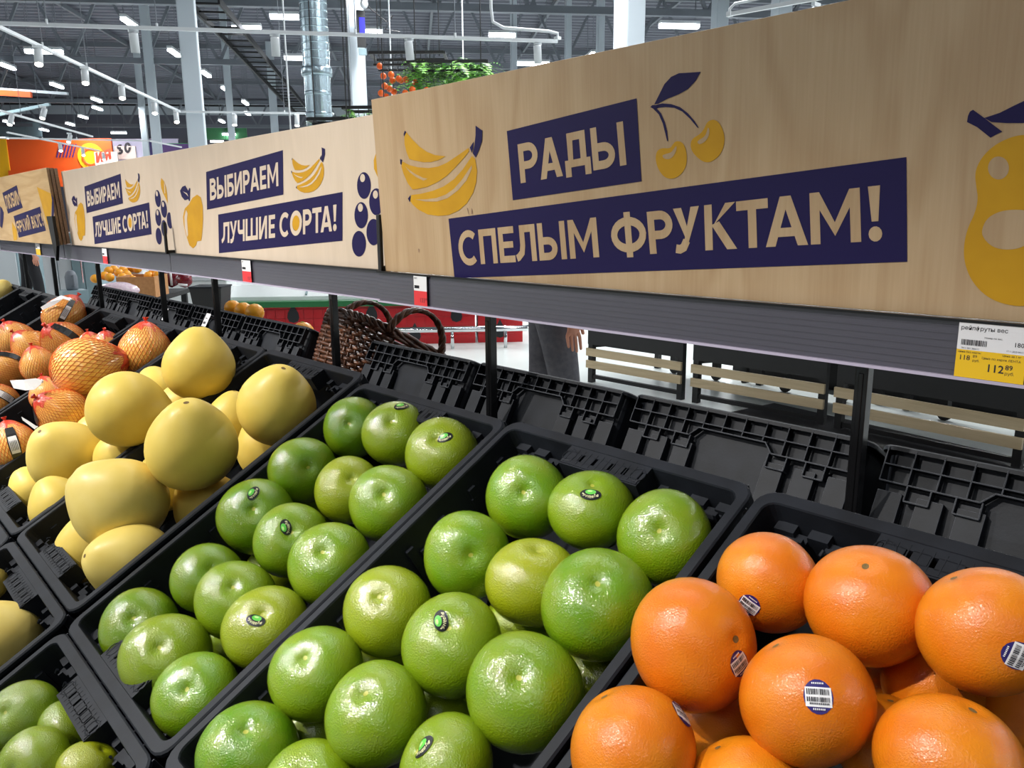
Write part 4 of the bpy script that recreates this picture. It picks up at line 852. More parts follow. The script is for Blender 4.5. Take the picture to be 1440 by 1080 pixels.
# ------------------------------------------------------------------ crates
CW, CL_, RIMW = 0.396, 0.598, 0.0165
def rrect(hx, hy, r, n=4):
    o = []
    for sx, sy_, a0 in ((1, 1, 0), (-1, 1, 90), (-1, -1, 180), (1, -1, 270)):
        for i in range(n+1):
            a = math.radians(a0+90*i/n); o.append((sx*(hx-r)+r*math.cos(a), sy_*(hy-r)+r*math.sin(a)))
    return o
def ring(b, A, B, closed=True):
    n = len(A); b.add(list(A)+list(B), [(i, (i+1) % n, n+(i+1) % n, n+i) for i in range(n)])
def make_crate():
    root = empty('fruit_crate')
    lv = lambda hx, hy, r, z: [V((x, y, z)) for x, y in rrect(hx, hy, r)]
    hx, hy = CW/2, CL_/2; ix, iy = hx-0.013, hy-RIMW
    b = MB()
    rings = [lv(hx, hy, .022, CH-.007), lv(hx, hy, .022, CH-.002), lv(hx-.002, hy-.002, .021, CH), lv(ix+.001, iy+.001, .014, CH), lv(ix, iy, .013, CH-.002), lv(ix-.001, iy-.001, .013, CH-.022)]
    for a, c in zip(rings, rings[1:]): ring(b, a, c)
    b.build('rim', MT['crate'], root, smooth=False)
    # tub: inner and outer skins
    b = MB(); i0, i1 = lv(ix, iy, .013, CH-.01), lv(ix-.012, iy-.012, .02, .006); o0, o1 = lv(ix+.004, iy+.004, .015, CH-.01), lv(ix-.008, iy-.008, .022, 0)
    ring(b, i0, i1); ring(b, o1, o0); b.poly(i1); b.poly(o1[::-1])
    # stiffening ribs along the inside of the long sides
    for s in (-1, 1):
        for k in range(9):
            b.box((s*(ix-.004), -0.24+k*0.06, CH*.5), (.006, .012, CH*.72))
        for k in range(10):
            if k not in (4, 5): b.box((s*(ix-.0055), -0.225+k*0.05, CH*.62), (.004, .008, .05))
    # pilasters inside the end walls
    for s in (-1, 1):
        for x in (-.165, -.128, -.078, .078, .128, .165): b.box((x, s*(iy-.006), CH*.45), (.022 if abs(x) > .1 else .012, .014, CH*.8))
    b.build('tub', MT['crate'], root)
    for s in (1, -1):
        b = MB(); yo = s*(iy); d = .030
        def pb(x, y0, y1, wdt, z=CH-.004, t=.006): b.box((x, yo-s*(y0+y1)/2, z), (wdt, abs(y1-y0), t))
        xs = [-.062, -.036, -.014, .014, .036, .062]
        pb(0, -.002, .010, .132); pb(0, d-.008, d, .124)
        for a, c in zip(xs, xs[1:]): pb((a+c)/2, .009, d-.007, (c-a)-.0065)
        b.box((0, yo-s*d, CH-.016), (.128, .004, .028))
        for x in (-.062, .062): b.box((x, yo-s*.015, CH-.017), (.004, .03, .03))
        for k in range(12): b.box((-.058+k*.0105, yo-s*.016, CH-.0010), (.0012, .024, .0008))
        for k in (-1, 1): b.tube([(k*.056+.010*math.cos(a*.5236), yo-s*(.016+.010*math.sin(a*.5236)), CH-.001) for a in range(12)], .0007, 5, closed=True)
        b.build('grip_plate', MT['crate'], root)
        for x in (-.152, -.108, .100, .150):
            h = MB(); y = yo-s*.008
            h.box((x, y-s*.006, CH-.034), (.024, .016, .004)); h.box((x+.010, y-s*.012, CH-.029), (.004, .006, .012)); h.tube([(x-.011, y-s*.014, CH-.036), (x-.011, y-s*.017, CH-.029), (x-.009, y-s*.013, CH-.026)], .0022, 6)
            h.build('hook', MT['crate'], root)
    # outer end wall facing +y: fins under the lip and pilasters
    b = MB(); yw = iy+.004; xo = .185
    top, mid, low, lowc = CH-.004, CH-.026, CH-.048, CH-.034
    b.box((0, yw+.0068, mid), (2*xo, .0135, .0016))
    for s in (-1, 1): b.box((s*.127, yw+.0068, low), (.116, .0135, .0018)); b.beam((s*.069, yw+.0068, low), (s*.056, yw+.0068, lowc),   .0018, .0135, up=V((0, 1, 0)))
    b.box((0, yw+.0068, lowc), (.114, .0135, .0018))
    for k in range(12):
        x = -.185+k*.0336; zl = lowc if abs(x) < .06 else low
        b.box((x, yw+.0068, (top+zl)/2), (.0016, .0135, top-zl))
    for s in (-1, 1):
        for x in (.080, .136):
            x *= s; b.box((x-.014, yw+.0068, low-.010), (.0018, .0135, .02)); b.box((x+.014, yw+.0068, low-.010), (.0018, .0135, .02)); b.box((x, yw+.0068, low-.020), (.029, .0135, .0018)); b.box((x, yw+.001, low-.012), (.026, .004, .014))
    for x in (-.170, -.122, -.076, .076, .122, .170): b.box((x, yw+.003, CH*.33), (.030, .011, CH*.62))
    fb = b.build('fin_band', [MT['crate'], MT['crateedge']], root, bevel=.0005); fb.modifiers[0].material = 1; fb.modifiers[0].segments = 1
    return root
def place_crate(c, u, v, label, rear=False, dz=0.0, tilt=0.0):
    """u,v: centre of the rim, metres along the rack and up the slope from the rear rims"""
    t = TILT+tilt
    if not rear:
        p = RIM0+V((u, v*math.cos(TILT), v*math.sin(TILT)))+nrm*(dz-CH); c.rotation_euler = (t, 0, 0)
    else:
        n2 = V((0, -nrm.y, nrm.z)); p = RIM0+V((u, 0.262-v*math.cos(TILT), v*math.sin(TILT)))+n2*(dz-CH); c.rotation_euler = (t, 0, math.pi)
    c.location = p; tag(c, label, 'crate', 'black fruit crates on the rack')
proto = make_crate(); first = True
def crate(*a, **k):
    global first
    c = proto if first else copy_tree(proto); first = False
    place_crate(c, *a, **k)
F = -0.3
crate(0.202, F, 'black crate of orange grapefruits at the right')
crate(-0.201, F, 'black crate of green sweeties next to the grapefruits')
crate(-0.604, F-.002, 'black crate of green sweeties next to the yellow pomelos', dz=-.004)
crate(-1.012, F+.014, 'black crate of smooth yellow pomelos next to the green sweeties')
crate(-1.415, F+.012, 'black crate of yellow pomelos holding the upright one at its back')
crate(-1.818, F+.012, 'black crate of netted pomelos next to the bare yellow pomelos')
crate(-2.232, F+.004, 'half empty black crate with netted pomelos, second of the netted ones')
crate(-2.637, F+.002, 'black crate with a paper tagged netted pomelo at its back')
crate(-3.04, F, 'nearly empty black crate beyond the netted pomelos')
crate(-3.445, F, 'empty black crate next to the far yellow fruit')
crate(-3.85, F, 'black crate with yellow fruit at the far left')
crate(-0.604, F-.602, 'lower black crate of green sweeties in the bottom left corner', dz=-.004)
crate(-1.012, F-.587, 'lower black crate of yellow pomelos at the left edge')
crate(-1.415, F-.589, 'lower black crate mostly cut off by the left edge')
crate(-0.201, F-.602, 'lower black crate of green sweeties below the frame')
for u, l in ((0.21, 'black crate seen from behind under the right end of the near sign'), (-0.195, 'black crate seen from behind between the two near posts'), (-0.60, 'black crate seen from behind behind the left near post'), (-1.005, 'black crate seen from behind just right of the wicker basket'), (-1.705, 'black crate seen from behind just left of the wicker basket'), (-2.11, 'black crate seen from behind with a white sticker on its wall'), (-2.515, 'black crate seen from behind below the box of oranges'), (-2.92, 'black crate seen from behind beside the far posts'), (-3.325, 'farthest black crate seen from behind')):
    crate(u, F, l, rear=True)
for (x, y, L, q) in ((232, 442, 'small white sticker beside the post on a rear crate', 0.6), (290, 450, 'white printed sticker on the back wall of a rear crate', 1)):
    o = V((0, 0.262-0.014, RZ)); wn = V((0, -math.cos(TILT), math.sin(TILT)))
    p = on_plane(x, y, o+wn*.004, wn)
    b = MB(); b.box((0, 0, 0), (.035*q, .045, .0006), 0); b.box((-.004*q, -.01, .0005), (.02*q, .008, .0004), 1); b.box((-.004*q, .006, .0005), (.016*q, .003, .0004), 1)
    s = b.build('sticker', [MT['white'], MT['ink']]); s.location = p
    s.rotation_euler = (math.pi/2-TILT, 0, 0)
    tag(s, L, 'sticker')
# ------------------------------------------------------------------ fruit
def mat_fruit(name, c2, bump, rough, coat, scale=40, amount=0.6, crough=0.1, cior=1.5):
    m = mat(name, '#808080', rough, spec=0.25, coat=coat, objcol=True, noise=(scale, c2, amount, 3), bump=bump, coat_rough=crough, coat_ior=cior)
    return m
MT['sweetie'] = mat_fruit('sweetie_peel', '#80900f', (27, 0.62, 'n', .0011), 0.45, 1.0, 1.5, .5, .07, 1.68)
MT['grapefruit'] = mat_fruit('grapefruit_peel', '#cf620a', (34, 0.5, 'n', .001), 0.42, 0.7, 1.3, .6, .10, 1.5)
MT['pomelo'] = mat_fruit('pomelo_peel', '#d9ba50', (30, 0.12, 'n', .001), 0.45, 0.12, 1.2, .45, .25)
MT['netfruit'] = mat_fruit('netted_peel', '#ea9c40', (30, 0.12, 'n', .001), 0.35, 0.6, 1.6, .4, .1)
MT['net'] = mat('red_net', '#dc6a2a', 0.3, coat=0.4)
MT['netred'] = mat('red_net_gather', '#d23a20', 0.35, coat=0.5, bump=(14, .5))
MT['scar'] = mat('stem_scar', '#7d6030', 0.7, noise=(20, '#5c4a24', .8)); MT['scarpale'] = mat('pale_scar', '#9fa23a', 0.5)
MT['stlime'] = mat('sticker_lime', '#b9e08a', 0.35); MT['stgreen'] = mat('sticker_green', '#5fbf4a', 0.35); MT['stnavy'] = mat('sticker_navy', '#30276e', 0.35); MT['stblack'] = mat('sticker_black', '#15181a', 0.35); MT['stcream'] = mat('sticker_cream', '#e2dfb0', 0.4)
def rad(kind, c, ph, seed):
    """radius factor at polar cosine c (pole = stem end) and azimuth ph"""
    th = math.acos(max(-1, min(1, c))); s1 = math.sin(3*ph+seed)*math.sin(th)**2; s2 = math.sin(2*ph+seed*2.3)*math.sin(th)
    if kind == 's':
        r = 1/math.sqrt((math.sin(th)/1.05)**2+(c/.90)**2); r -= .05*math.exp(-(th/.13)**2)+.10*math.exp(-(th/.34)**2); r -= .05*math.exp(-((math.pi-th)/.3)**2)
        return r*(1+.012*s1+.015*s2)
    if kind == 'g':
        r = 1/math.sqrt((math.sin(th)/1.03)**2+(c/.96)**2); r -= .05*math.exp(-(th/.16)**2)
        return r*(1+.010*s1+.012*s2)
    r = 1/math.sqrt((math.sin(th)/1.0)**2+(c/1.0)**2); r += .22*math.exp(-(th/.52)**2)-.03*math.exp(-(th/.1)**2); r -= .05*math.exp(-((math.pi-th)/.6)**2)
    return r*(1+.012*s1+.012*s2)
def fruit_pt(kind, d, R, seed, lift=0):
    return V(d)*(R*rad(kind, d.z, math.atan2(d.y, d.x), seed)+lift)
NS, NR = 40, 28
def fruit_mesh(kind, seed):
    vs = [fruit_pt(kind, V((0, 0, 1)), 1, seed)]
    for i in range(1, NR):
        th = math.pi*(i/NR)**1.15 if kind != 'p' else math.pi*i/NR
        for k in range(NS):
            ph = 2*math.pi*k/NS; vs.append(fruit_pt(kind, V((math.sin(th)*math.cos(ph), math.sin(th)*math.sin(ph), math.cos(th))), 1, seed))
    vs.append(fruit_pt(kind, V((0, 0, -1)), 1, seed)); n = len(vs)
    fs = [(0, 1+k, 1+(k+1) % NS) for k in range(NS)]
    for i in range(NR-2):
        for k in range(NS): fs.append((1+i*NS+k, 1+(i+1)*NS+k, 1+(i+1)*NS+(k+1) % NS, 1+i*NS+(k+1) % NS))
    fs += [(n-1, 1+(NR-2)*NS+(k+1) % NS, 1+(NR-2)*NS+k) for k in range(NS)]
    b = MB(); b.add(vs, fs); return b
KN = {'s': 'sweetie', 'g': 'grapefruit', 'p': 'pomelo', 'n': 'netted_pomelo'}
MESH = {}
for kk in 'sgpn':
    for sd in range(4):
        MESH[kk, sd] = fruit_mesh('p' if kk == 'n' else kk, sd*1.7).mesh(KN[kk]+'_peel', MT[{'s': 'sweetie', 'g': 'grapefruit', 'p': 'pomelo', 'n': 'netfruit'}[kk]], True)
# stem scar (unit fruit)
def scar(kind, seed):
    b = MB(); k = 'p' if kind == 'n' else kind; N = 10
    for r0, r1, l in ((0.0, .062 if kind == 's' else .06 if kind == 'g' else .045, .004), ):
        pts = [fruit_pt(k, V((math.sin(r1)*math.cos(a*6.283/N)*1.2, math.sin(r1)*math.sin(a*6.283/N), math.cos(r1))).normalized(), 1, seed, .002) for a in range(N)]
        top = fruit_pt(k, V((0, 0, 1)), 1, seed, l); b.add(pts+[top], [(i, (i+1) % N, N) for i in range(N)])
    return b.mesh('stem_scar', MT['scarpale' if kind == 's' else 'scar'], True)
SCAR = {(kk, sd): scar(kk, sd*1.7) for kk in 'sgp' for sd in range(4)}
# net: two families of helices joined into one lattice
def net_mesh(seed):
    b = MB(); n, m = 42, 20
    for sgn in (1, -1):
        for k in range(n):
            pts = []
            for i in range(m+1):
                th = .12+2.85*i/m; ph = 2*math.pi*k/n+sgn*1.5*i/m
                pts.append(fruit_pt('p', V((math.sin(th)*math.cos(ph), math.sin(th)*math.sin(ph), math.cos(th))), 1, seed, .008))
            b.tube(pts, .0075, 3, cap=False)
    return b.mesh('net', MT['net'], True)
def gather_mesh(seed):
    b = MB(); n = 14; prof = [(.50, 1.004), (.30, 1.01), (.18, 1.015), (.09, 1.03)]; vs = []
    for th0, l in prof:
        for k in range(n):
            th = th0 if th0 < .5 else (.58 if k % 2 else .36)+.08*math.sin(k*1.7)
            ph = 2*math.pi*k/n; q = fruit_pt('p', V((math.sin(th)*math.cos(ph), math.sin(th)*math.sin(ph), math.cos(th))), 1, seed)*(l+.012*(k % 2)); vs.append(q)
    z = fruit_pt('p', V((0, 0, 1)), 1, seed).z
    for r, h in ((.045, .06), (.035, .10), (.075, .17), (.09, .22)):
        for k in range(n): ph = 2*math.pi*k/n; vs.append(V((r*(1+.3*(k % 2))*math.cos(ph), r*(1+.3*(k % 2))*math.sin(ph), z+h+.02*math.sin(k*2.1))))
    R_ = len(vs)//n
    b.add(vs, [(i*n+k, i*n+(k+1) % n, (i+1)*n+(k+1) % n, (i+1)*n+k) for i in range(R_-1) for k in range(n)]+[tuple((R_-1)*n+k for k in range(n))])
    return b.mesh('net_gather', MT['netred'], False)
NET = {sd: net_mesh(sd*1.7) for sd in range(2)}; GATH = {sd: gather_mesh(sd*1.7) for sd in range(2)}
def patch(kind, R, seed, c, up, pts, lift):
    """flat figure (metres, x right y up) laid onto the peel around direction c"""
    c = c.normalized(); x = up.cross(c).normalized(); y = c.cross(x); k = 'p' if kind == 'n' else kind; o = []
    for px, py in pts: o.append(fruit_pt(k, (c+x*(px/R)+y*(py/R)).normalized(), R, seed, lift))
    return o
SWT = [((-.0078, -.0012), (-.0108, -.0002), (-.0105, .0012), (-.0085, .0002), (-.0082, -.0022), (-.0108, -.0028)), ((-.0068, .0005), (-.0060, -.0038), (-.0045, -.0008), (-.0032, -.0042), (-.0022, -.0006)), ((-.0018, -.0028), (.0006, -.0030), (.0002, -.0014), (-.0014, -.0016), (-.0012, -.0044), (.0008, -.0044)), ((.0014, -.0028), (.0036, -.0028), (.0032, -.0014), (.0016, -.0016), (.0018, -.0042), (.0038, -.0042)), ((.0052, .0016), (.0052, -.0036)), ((.0042, -.0004), (.0064, -.0002)), ((.0072, -.0034), (.0072, -.0010)), ((.0082, -.0026), (.0100, -.0020), (.0096, -.0006), (.0084, -.0010), (.0086, -.0036), (.0102, -.0032))]
def sweetie_sticker(o, R, seed, c, up):
    b = MB(); f = lambda pts, lift: patch('s', R, seed, c, up, pts, lift)
    def disc(cx, cy, a, bb, mi, lift, n=18):
        for q in range(2):
            pass
        ringp = f([(cx+a*math.cos(t*6.283/n), cy+bb*math.sin(t*6.283/n)) for t in range(n)], lift); mid = f([(cx+a*.5*math.cos(t*6.283/n), cy+bb*.5*math.sin(t*6.283/n)) for t in range(n)], lift); ctr = f([(cx, cy)], lift)
        b.add(ringp+mid+ctr, [(i, (i+1) % n, n+(i+1) % n, n+i) for i in range(n)]+[(n+i, n+(i+1) % n, 2*n) for i in range(n)], mi)
    disc(0, 0, .0138, .0088, 0, .0008); disc(0, .0034, .0070, .0042, 1, .0010); disc(-.001, .0046, .0034, .0016, 3, .0012)
    for pl in SWT:
        for fc in strip([(x*.95, y-.0018*(1-(x/.011)**2)+.0002) for x, y in pl], .00055): b.add(f(fc, .0014), [(0, 1, 2, 3)], 2)
    x = b.build('sticker', [MT['stblack'], MT['stgreen'], MT['stcream'], MT['stlime']], o); x['label'] = 'black and green oval sticker'
def grape_sticker(o, R, seed, c, up):
    b = MB(); f = lambda pts, lift: patch('g', R, seed, c, up, pts, lift); n = 18
    def disc(a, bb, mi, lift):
        b.add(f([(a*math.cos(t*6.283/n), bb*math.sin(t*6.283/n)) for t in range(n)], lift)+f([(0, 0)], lift), [(i, (i+1) % n, n) for i in range(n)], mi)
    disc(.0100, .0118, 0, .0003)
    for y0, y1, x in ((-.0068, .0062, .0088),):
        b.add(f([(-x, y0), (0, y0), (x, y0), (x, 0), (x, y1), (0, y1), (-x, y1), (-x, 0)], .0005)+f([(0, 0)], .0006), [(i, (i+1) % 8, 8) for i in range(8)], 1)
    random.seed(5); xx = -.0078
    while xx < .0075:
        q = random.choice((.0003, .0005, .0008))
        for ya, yb in ((.0012, .0050), (-.0034, -.0004)): b.add(f([(xx, ya), (xx+q, ya), (xx+q, yb), (xx, yb)], .0008), [(0, 1, 2, 3)], 2)
        xx += q+random.choice((.0004, .0006))
    for yy, hw in ((-.0052, .006), (.0082, .004), (-.0088, .004)):
        k = -hw
        while k < hw: b.add(f([(k, yy), (k+.0007, yy), (k+.0007, yy+.0012), (k, yy+.0012)], .0008), [(0, 1, 2, 3)], 2 if yy == -.0052 else 1); k += .0012
    x = b.build('sticker', [MT['stnavy'], MT['white'], MT['ink']], o); x['label'] = 'navy and white barcode sticker'
TINT = {'s': ('#618a04', '#9c9c0e', '#397406'), 'g': ('#db7d10', '#e3a020', '#d1600c'), 'p': ('#e6cc66', '#cdb048', '#efdf9c'), 'n': ('#f0c068', '#e6742c', '#f0c068')}
def add_fruit(row, label):
    kd, code, p, R, ax, st, tint = row
    nm = KN[kd]; sd = (ord(code[0])*7+int(code[1:])*3) % (2 if kd == 'n' else 4); seed = sd*1.7
    # settle into the crates of the script's frame
    o = bpy.data.objects.new(nm, None); COL.objects.link(o); o.empty_display_size = .02
    ax = V(ax) if ax else V((random.uniform(-.5, .2), random.uniform(-.1, .9), .6)).normalized()
    spin = Matrix.Rotation((int(code[1:])*2.4) % 6.28, 3, 'Z')
    rm = ax.to_track_quat('Z', 'Y').to_matrix() @ spin
    o.location = V(p)+V((0, 0, RZ)); o.rotation_euler = rm.to_euler()
    Rb = R*(.86 if kd in 'pn' else 1.0)
    body = bpy.data.objects.new('peel', MESH[kd, sd]); COL.objects.link(body); body.parent = o; body.scale = (Rb,)*3
    if kd in 'pn': o.location = o.location-ax*R*.06; body.scale = (R*.98, R*.98, R*.98)
    a, b_, c_ = [V(lin(h)[:3]) for h in TINT[kd]]; t = tint
    col = a.lerp(b_, min(1, t)) if t >= 0 else a.lerp(c_, min(1, -t)); body.color = (*col, 1)
    Rr = body.scale[0]
    if kd != 'n':
        s = bpy.data.objects.new('stem_scar', SCAR[kd, sd]); COL.objects.link(s); s.parent = o; s.scale = (Rr,)*3
    else:
        for nme, mm in (('net', NET[sd]), ('net_gather', GATH[sd])):
            s = bpy.data.objects.new(nme, mm); COL.objects.link(s); s.parent = o; s.scale = (Rr,)*3
    if st:
        inv = rm.inverted(); c = inv @ V(st); up = inv @ UP
        rot = {'A2': 0, 'A8': 1.9, 'A12': 1.0, 'B2': .2, 'B3': .3, 'B7': 1.2, 'B8': 1.9, 'B12': -.2, 'I1': -.6, 'I4': .5, 'I5': 0, 'I6': -1.0, 'I3': 1.2}.get(code, 0)
        up = Matrix.Rotation(rot, 3, c) @ up
        (sweetie_sticker if kd == 's' else grape_sticker)(o, Rr, seed, c, up)
    return tag(o, label, {'s': 'citrus', 'g': 'grapefruit', 'p': 'pomelo', 'n': 'pomelo'}[kd], {'s': 'green sweeties in the crates', 'g': 'grapefruits in the right crate', 'p': 'bare yellow pomelos', 'n': 'netted pomelos'}[kd]), rm, Rr
ROWS = [
('s','A1',(-0.2805,-0.0822,-0.0678),0.0518,(0.558,-0.679,0.477),None,0.00),
('s','A2',(-0.1819,-0.0690,-0.0610),0.0500,(0.263,-0.256,0.930),(0.462,-0.542,0.703),0.15),
('s','A3',(-0.0708,-0.0717,-0.0615),0.0506,(0.376,-0.756,0.536),None,0.10),
('s','A4',(-0.2843,-0.1798,-0.1195),0.0515,(0.778,-0.471,0.416),None,0.00),
('s','A5',(-0.1737,-0.1722,-0.1173),0.0520,None,None,0.75),
('s','A6',(-0.0711,-0.1795,-0.1025),0.0554,(0.389,-0.449,0.805),None,-0.10),
('s','A7',(-0.3219,-0.2726,-0.1735),0.0513,(0.398,-0.505,0.766),None,0.50),
('s','A8',(-0.1928,-0.2738,-0.1628),0.0526,(0.422,-0.425,0.801),(0.201,-0.464,0.863),0.20),
('s','A9',(-0.0749,-0.2782,-0.1595),0.0539,(0.403,-0.532,0.745),None,0.10),
('s','A10',(-0.3325,-0.3638,-0.2227),0.0512,(0.335,-0.464,0.820),None,0.10),
('s','A11',(-0.2071,-0.3624,-0.2117),0.0508,(0.223,-0.421,0.879),None,0.15),
('s','A12',(-0.0959,-0.3577,-0.2122),0.0449,(-0.291,-0.709,0.642),(-0.051,-0.612,0.789),0.25),
('s','A13',(-0.3242,-0.4518,-0.2748),0.0506,(0.394,-0.180,0.901),None,-0.30),
('s','A14',(-0.2194,-0.4356,-0.2699),0.0472,(0.302,-0.337,0.892),None,0.20),
('s','A15',(-0.0861,-0.1674,-0.2001),0.0470,None,None,0.50),
('s','A16',(-0.3645,-0.2748,-0.2541),0.0429,None,None,0.50),
('s','A17',(-0.2135,-0.2822,-0.2539),0.0415,None,None,0.30),
('s','A18',(-0.3222,-0.1109,-0.1721),0.0465,None,None,0.30),
('s','A19',(-0.3553,-0.3619,-0.3123),0.0438,None,None,0.30),
('s','A20',(-0.2135,-0.1593,-0.2016),0.0456,None,None,0.40),
('s','B1',(-0.7394,-0.0625,-0.0684),0.0509,(0.670,-0.617,0.413),None,-0.10),
('s','B2',(-0.6219,-0.0546,-0.0577),0.0526,(0.516,-0.516,0.683),(0.276,0.063,0.959),0.30),
('s','B3',(-0.4970,-0.0556,-0.0633),0.0543,(0.448,-0.527,0.722),(0.594,-0.330,0.734),0.40),
('s','B4',(-0.7364,-0.1640,-0.1218),0.0529,(0.903,-0.211,0.374),None,0.00),
('s','B5',(-0.5987,-0.1584,-0.1221),0.0503,(0.691,-0.251,0.678),None,0.60),
('s','B6',(-0.4973,-0.1529,-0.1176),0.0546,(0.574,-0.539,0.616),None,0.10),
('s','B7',(-0.7163,-0.2569,-0.1720),0.0573,(0.718,-0.379,0.583),(0.400,-0.212,0.892),0.00),
('s','B8',(-0.6000,-0.2555,-0.1755),0.0526,(0.719,-0.341,0.606),(0.545,-0.430,0.720),0.10),
('s','B9',(-0.4878,-0.2566,-0.1753),0.0547,(0.500,-0.482,0.719),None,0.10),
('s','B10',(-0.6799,-0.3527,-0.2325),0.0499,(0.750,-0.115,0.651),None,0.10),
('s','B11',(-0.5808,-0.3527,-0.2293),0.0525,(0.582,-0.279,0.764),None,0.20),
('s','B12',(-0.4794,-0.3556,-0.2297),0.0525,(0.529,-0.312,0.790),(0.557,-0.510,0.655),0.55),
('s','B13',(-0.7003,-0.4470,-0.2832),0.0521,(0.632,-0.323,0.705),None,0.10),
('s','B14',(-0.5825,-0.4502,-0.2780),0.0550,(0.608,-0.328,0.723),None,0.30),
('s','B15',(-0.4781,-0.4494,-0.2850),0.0503,(0.543,-0.456,0.706),None,0.00),
('s','B16',(-0.7846,-0.1252,-0.1991),0.0487,None,None,0.30),
('s','B17',(-0.6937,-0.2463,-0.2684),0.0456,None,None,0.50),
('s','B18',(-0.6395,-0.3583,-0.3188),0.0440,None,None,0.30),
('s','C1',(-0.7192,-0.5974,-0.3658),0.0453,(0.435,-0.608,0.664),None,0.20),
('s','C2',(-0.5904,-0.6095,-0.3603),0.0422,(0.466,-0.768,0.439),None,0.30),
('s','C3',(-0.6494,-0.5597,-0.3667),0.0378,None,None,0.30),
('s','C4',(-0.5307,-0.5652,-0.3572),0.0351,None,None,0.75),
('p','D1',(-1.2458,-0.1323,-0.0189),0.0740,(-0.089,0.121,0.989),None,0.10),
('p','D2',(-0.9236,-0.1136,-0.0529),0.0732,(0.408,0.019,0.913),None,0.00),
('p','D3',(-1.2386,-0.2821,-0.0883),0.0785,(0.366,0.874,-0.321),None,0.00),
('p','D4',(-0.9264,-0.2728,-0.0965),0.0780,(0.319,-0.140,0.937),None,0.00),
('p','D5',(-1.4058,-0.3677,-0.2043),0.0773,(0.273,-0.554,0.787),None,-0.10),
('p','D6',(-0.9797,-0.3844,-0.1890),0.0791,(-0.332,-0.676,0.657),None,-0.30),
('p','D7',(-1.0614,-0.4209,-0.2888),0.0590,(0.101,-0.036,0.994),None,0.00),
('p','D8',(-0.9001, -0.3978, -0.2664),0.0659,(0.025, -0.902, 0.43),None,-0.2),
('p','D9',(-0.9577,-0.2421,-0.2260),0.0633,(-0.401,-0.403,0.822),None,0.00),
('p','D10',(-1.0046,-0.0998,-0.1550),0.0625,(-0.327,-0.194,0.925),None,0.10),
('p','D11',(-1.1481,-0.1106,-0.1195),0.0515,None,None,0.00),
('p','D12',(-1.4972,-0.4204,-0.2928),0.0515,(-0.297,-0.388,0.873),None,0.00),
('p','D13',(-1.2740,-0.4181,-0.2679),0.0573,(-0.311,-0.294,0.904),None,0.00),
('p','D14',(-1.3079,-0.2800,-0.2024),0.0594,None,None,0.10),
('p','D15',(-1.4905,-0.1448,-0.1148),0.0576,None,None,0.10),
('p','D16',(-1.3211,-0.1408,-0.1204),0.0573,None,None,0.10),
('p','D17',(-1.5469, -0.2665, -0.2059),0.055,None,None,0.0),
('p','D18',(-1.1456,-0.2614,-0.2254),0.0562,None,None,0.10),
('p','E1',(-1.2019,-0.5580,-0.3592),0.0315,None,None,0.00),
('p','E2',(-0.9649,-0.5788,-0.3585),0.0578,(-0.016,-0.446,0.895),None,-0.30),
('n','H1',(-1.7136,-0.0948,-0.0491),0.0665,(-0.081,0.123,0.989),None,0.00),
('n','H2',(-1.7083,-0.2356,-0.0782),0.0825,(0.224,0.943,0.246),None,0.00),
('n','H3',(-2.5685,-0.0839,-0.0341),0.0693,(0.062,0.572,0.818),None,0.00),
('n','H4',(-2.2804,-0.1579,-0.0834),0.0650,(0.218,-0.616,0.757),None,0.20),
('n','H5',(-2.6026,-0.2256,-0.1049),0.0606,(-0.163,-0.390,0.906),None,0.00),
('n','H6',(-2.3972,-0.2216,-0.1074),0.0596,(-0.197,-0.616,0.762),None,0.00),
('n','H7',(-2.0886,-0.2683,-0.1142),0.0499,(-0.148,-0.173,0.974),None,0.00),
('n','H8',(-2.3374,-0.3009,-0.1520),0.0532,(-0.199,-0.629,0.752),None,0.00),
('n','H9',(-1.6368,-0.3179,-0.1598),0.0579,(0.032,-0.750,0.661),None,0.20),
('n','H10',(-1.9406,-0.2839,-0.1734),0.0459,(-0.194,-0.132,0.972),None,0.00),
('n','H11',(-1.6573,-0.4210,-0.2270),0.0544,(-0.229,-0.134,0.964),None,0.00),
('n','H12',(-1.7907,-0.1527,-0.1235),0.0459,(0.561,0.261,0.786),None,0.00),
('n','H13',(-2.0669,-0.0919,-0.0878),0.0510,None,None,0.00),
('n','H14',(-2.1864,-0.1042,-0.1006),0.0485,None,None,0.00),
('n','H15',(-2.167, -0.3651, -0.2183),0.0552,(0.132, -0.47, 0.872),None,0.0),
('p','K1',(-3.8152,-0.0551,-0.0414),0.0592,None,None,-0.50),
('g','I1',(0.0760,-0.1093,-0.0490),0.0464,None,(0.180,-0.977,-0.111),0.15),
('g','I2',(0.1684,-0.1074,-0.0374),0.0502,(0.055,-0.420,0.906),None,0.00),
('g','I3',(0.2595,-0.1160,-0.0205),0.0475,None,(0.646,-0.750,0.142),0.10),
('g','I4',(0.0672,-0.2118,-0.0751),0.0536,(0.878,-0.076,0.473),(0.978,-0.164,0.129),-0.05),
('g','I5',(0.1723,-0.2131,-0.0770),0.0488,None,(0.484,-0.657,0.577),0.00),
('g','I6',(0.0773,-0.3026,-0.1272),0.0490,None,(0.529,0.527,0.665),0.10),
('g','I7',(0.1536,-0.2621,-0.1459),0.0430,None,None,0.30),
('g','I8',(0.2710,-0.2027,-0.0827),0.0467,None,None,0.10),
('g','I9',(0.0709,-0.1725,-0.1701),0.0442,None,None,0.00),
('g','I10',(0.1587,-0.0448,-0.1532),0.0430,None,None,0.00),
('g','I11',(0.2138,-0.0777,-0.1054),0.0395,None,None,0.00),
('g','I12',(0.2078,-0.1484,-0.1279),0.0384,None,None,0.10),
('g','I13',(0.2703,-0.0344,-0.1271),0.0380,None,None,0.00),
]
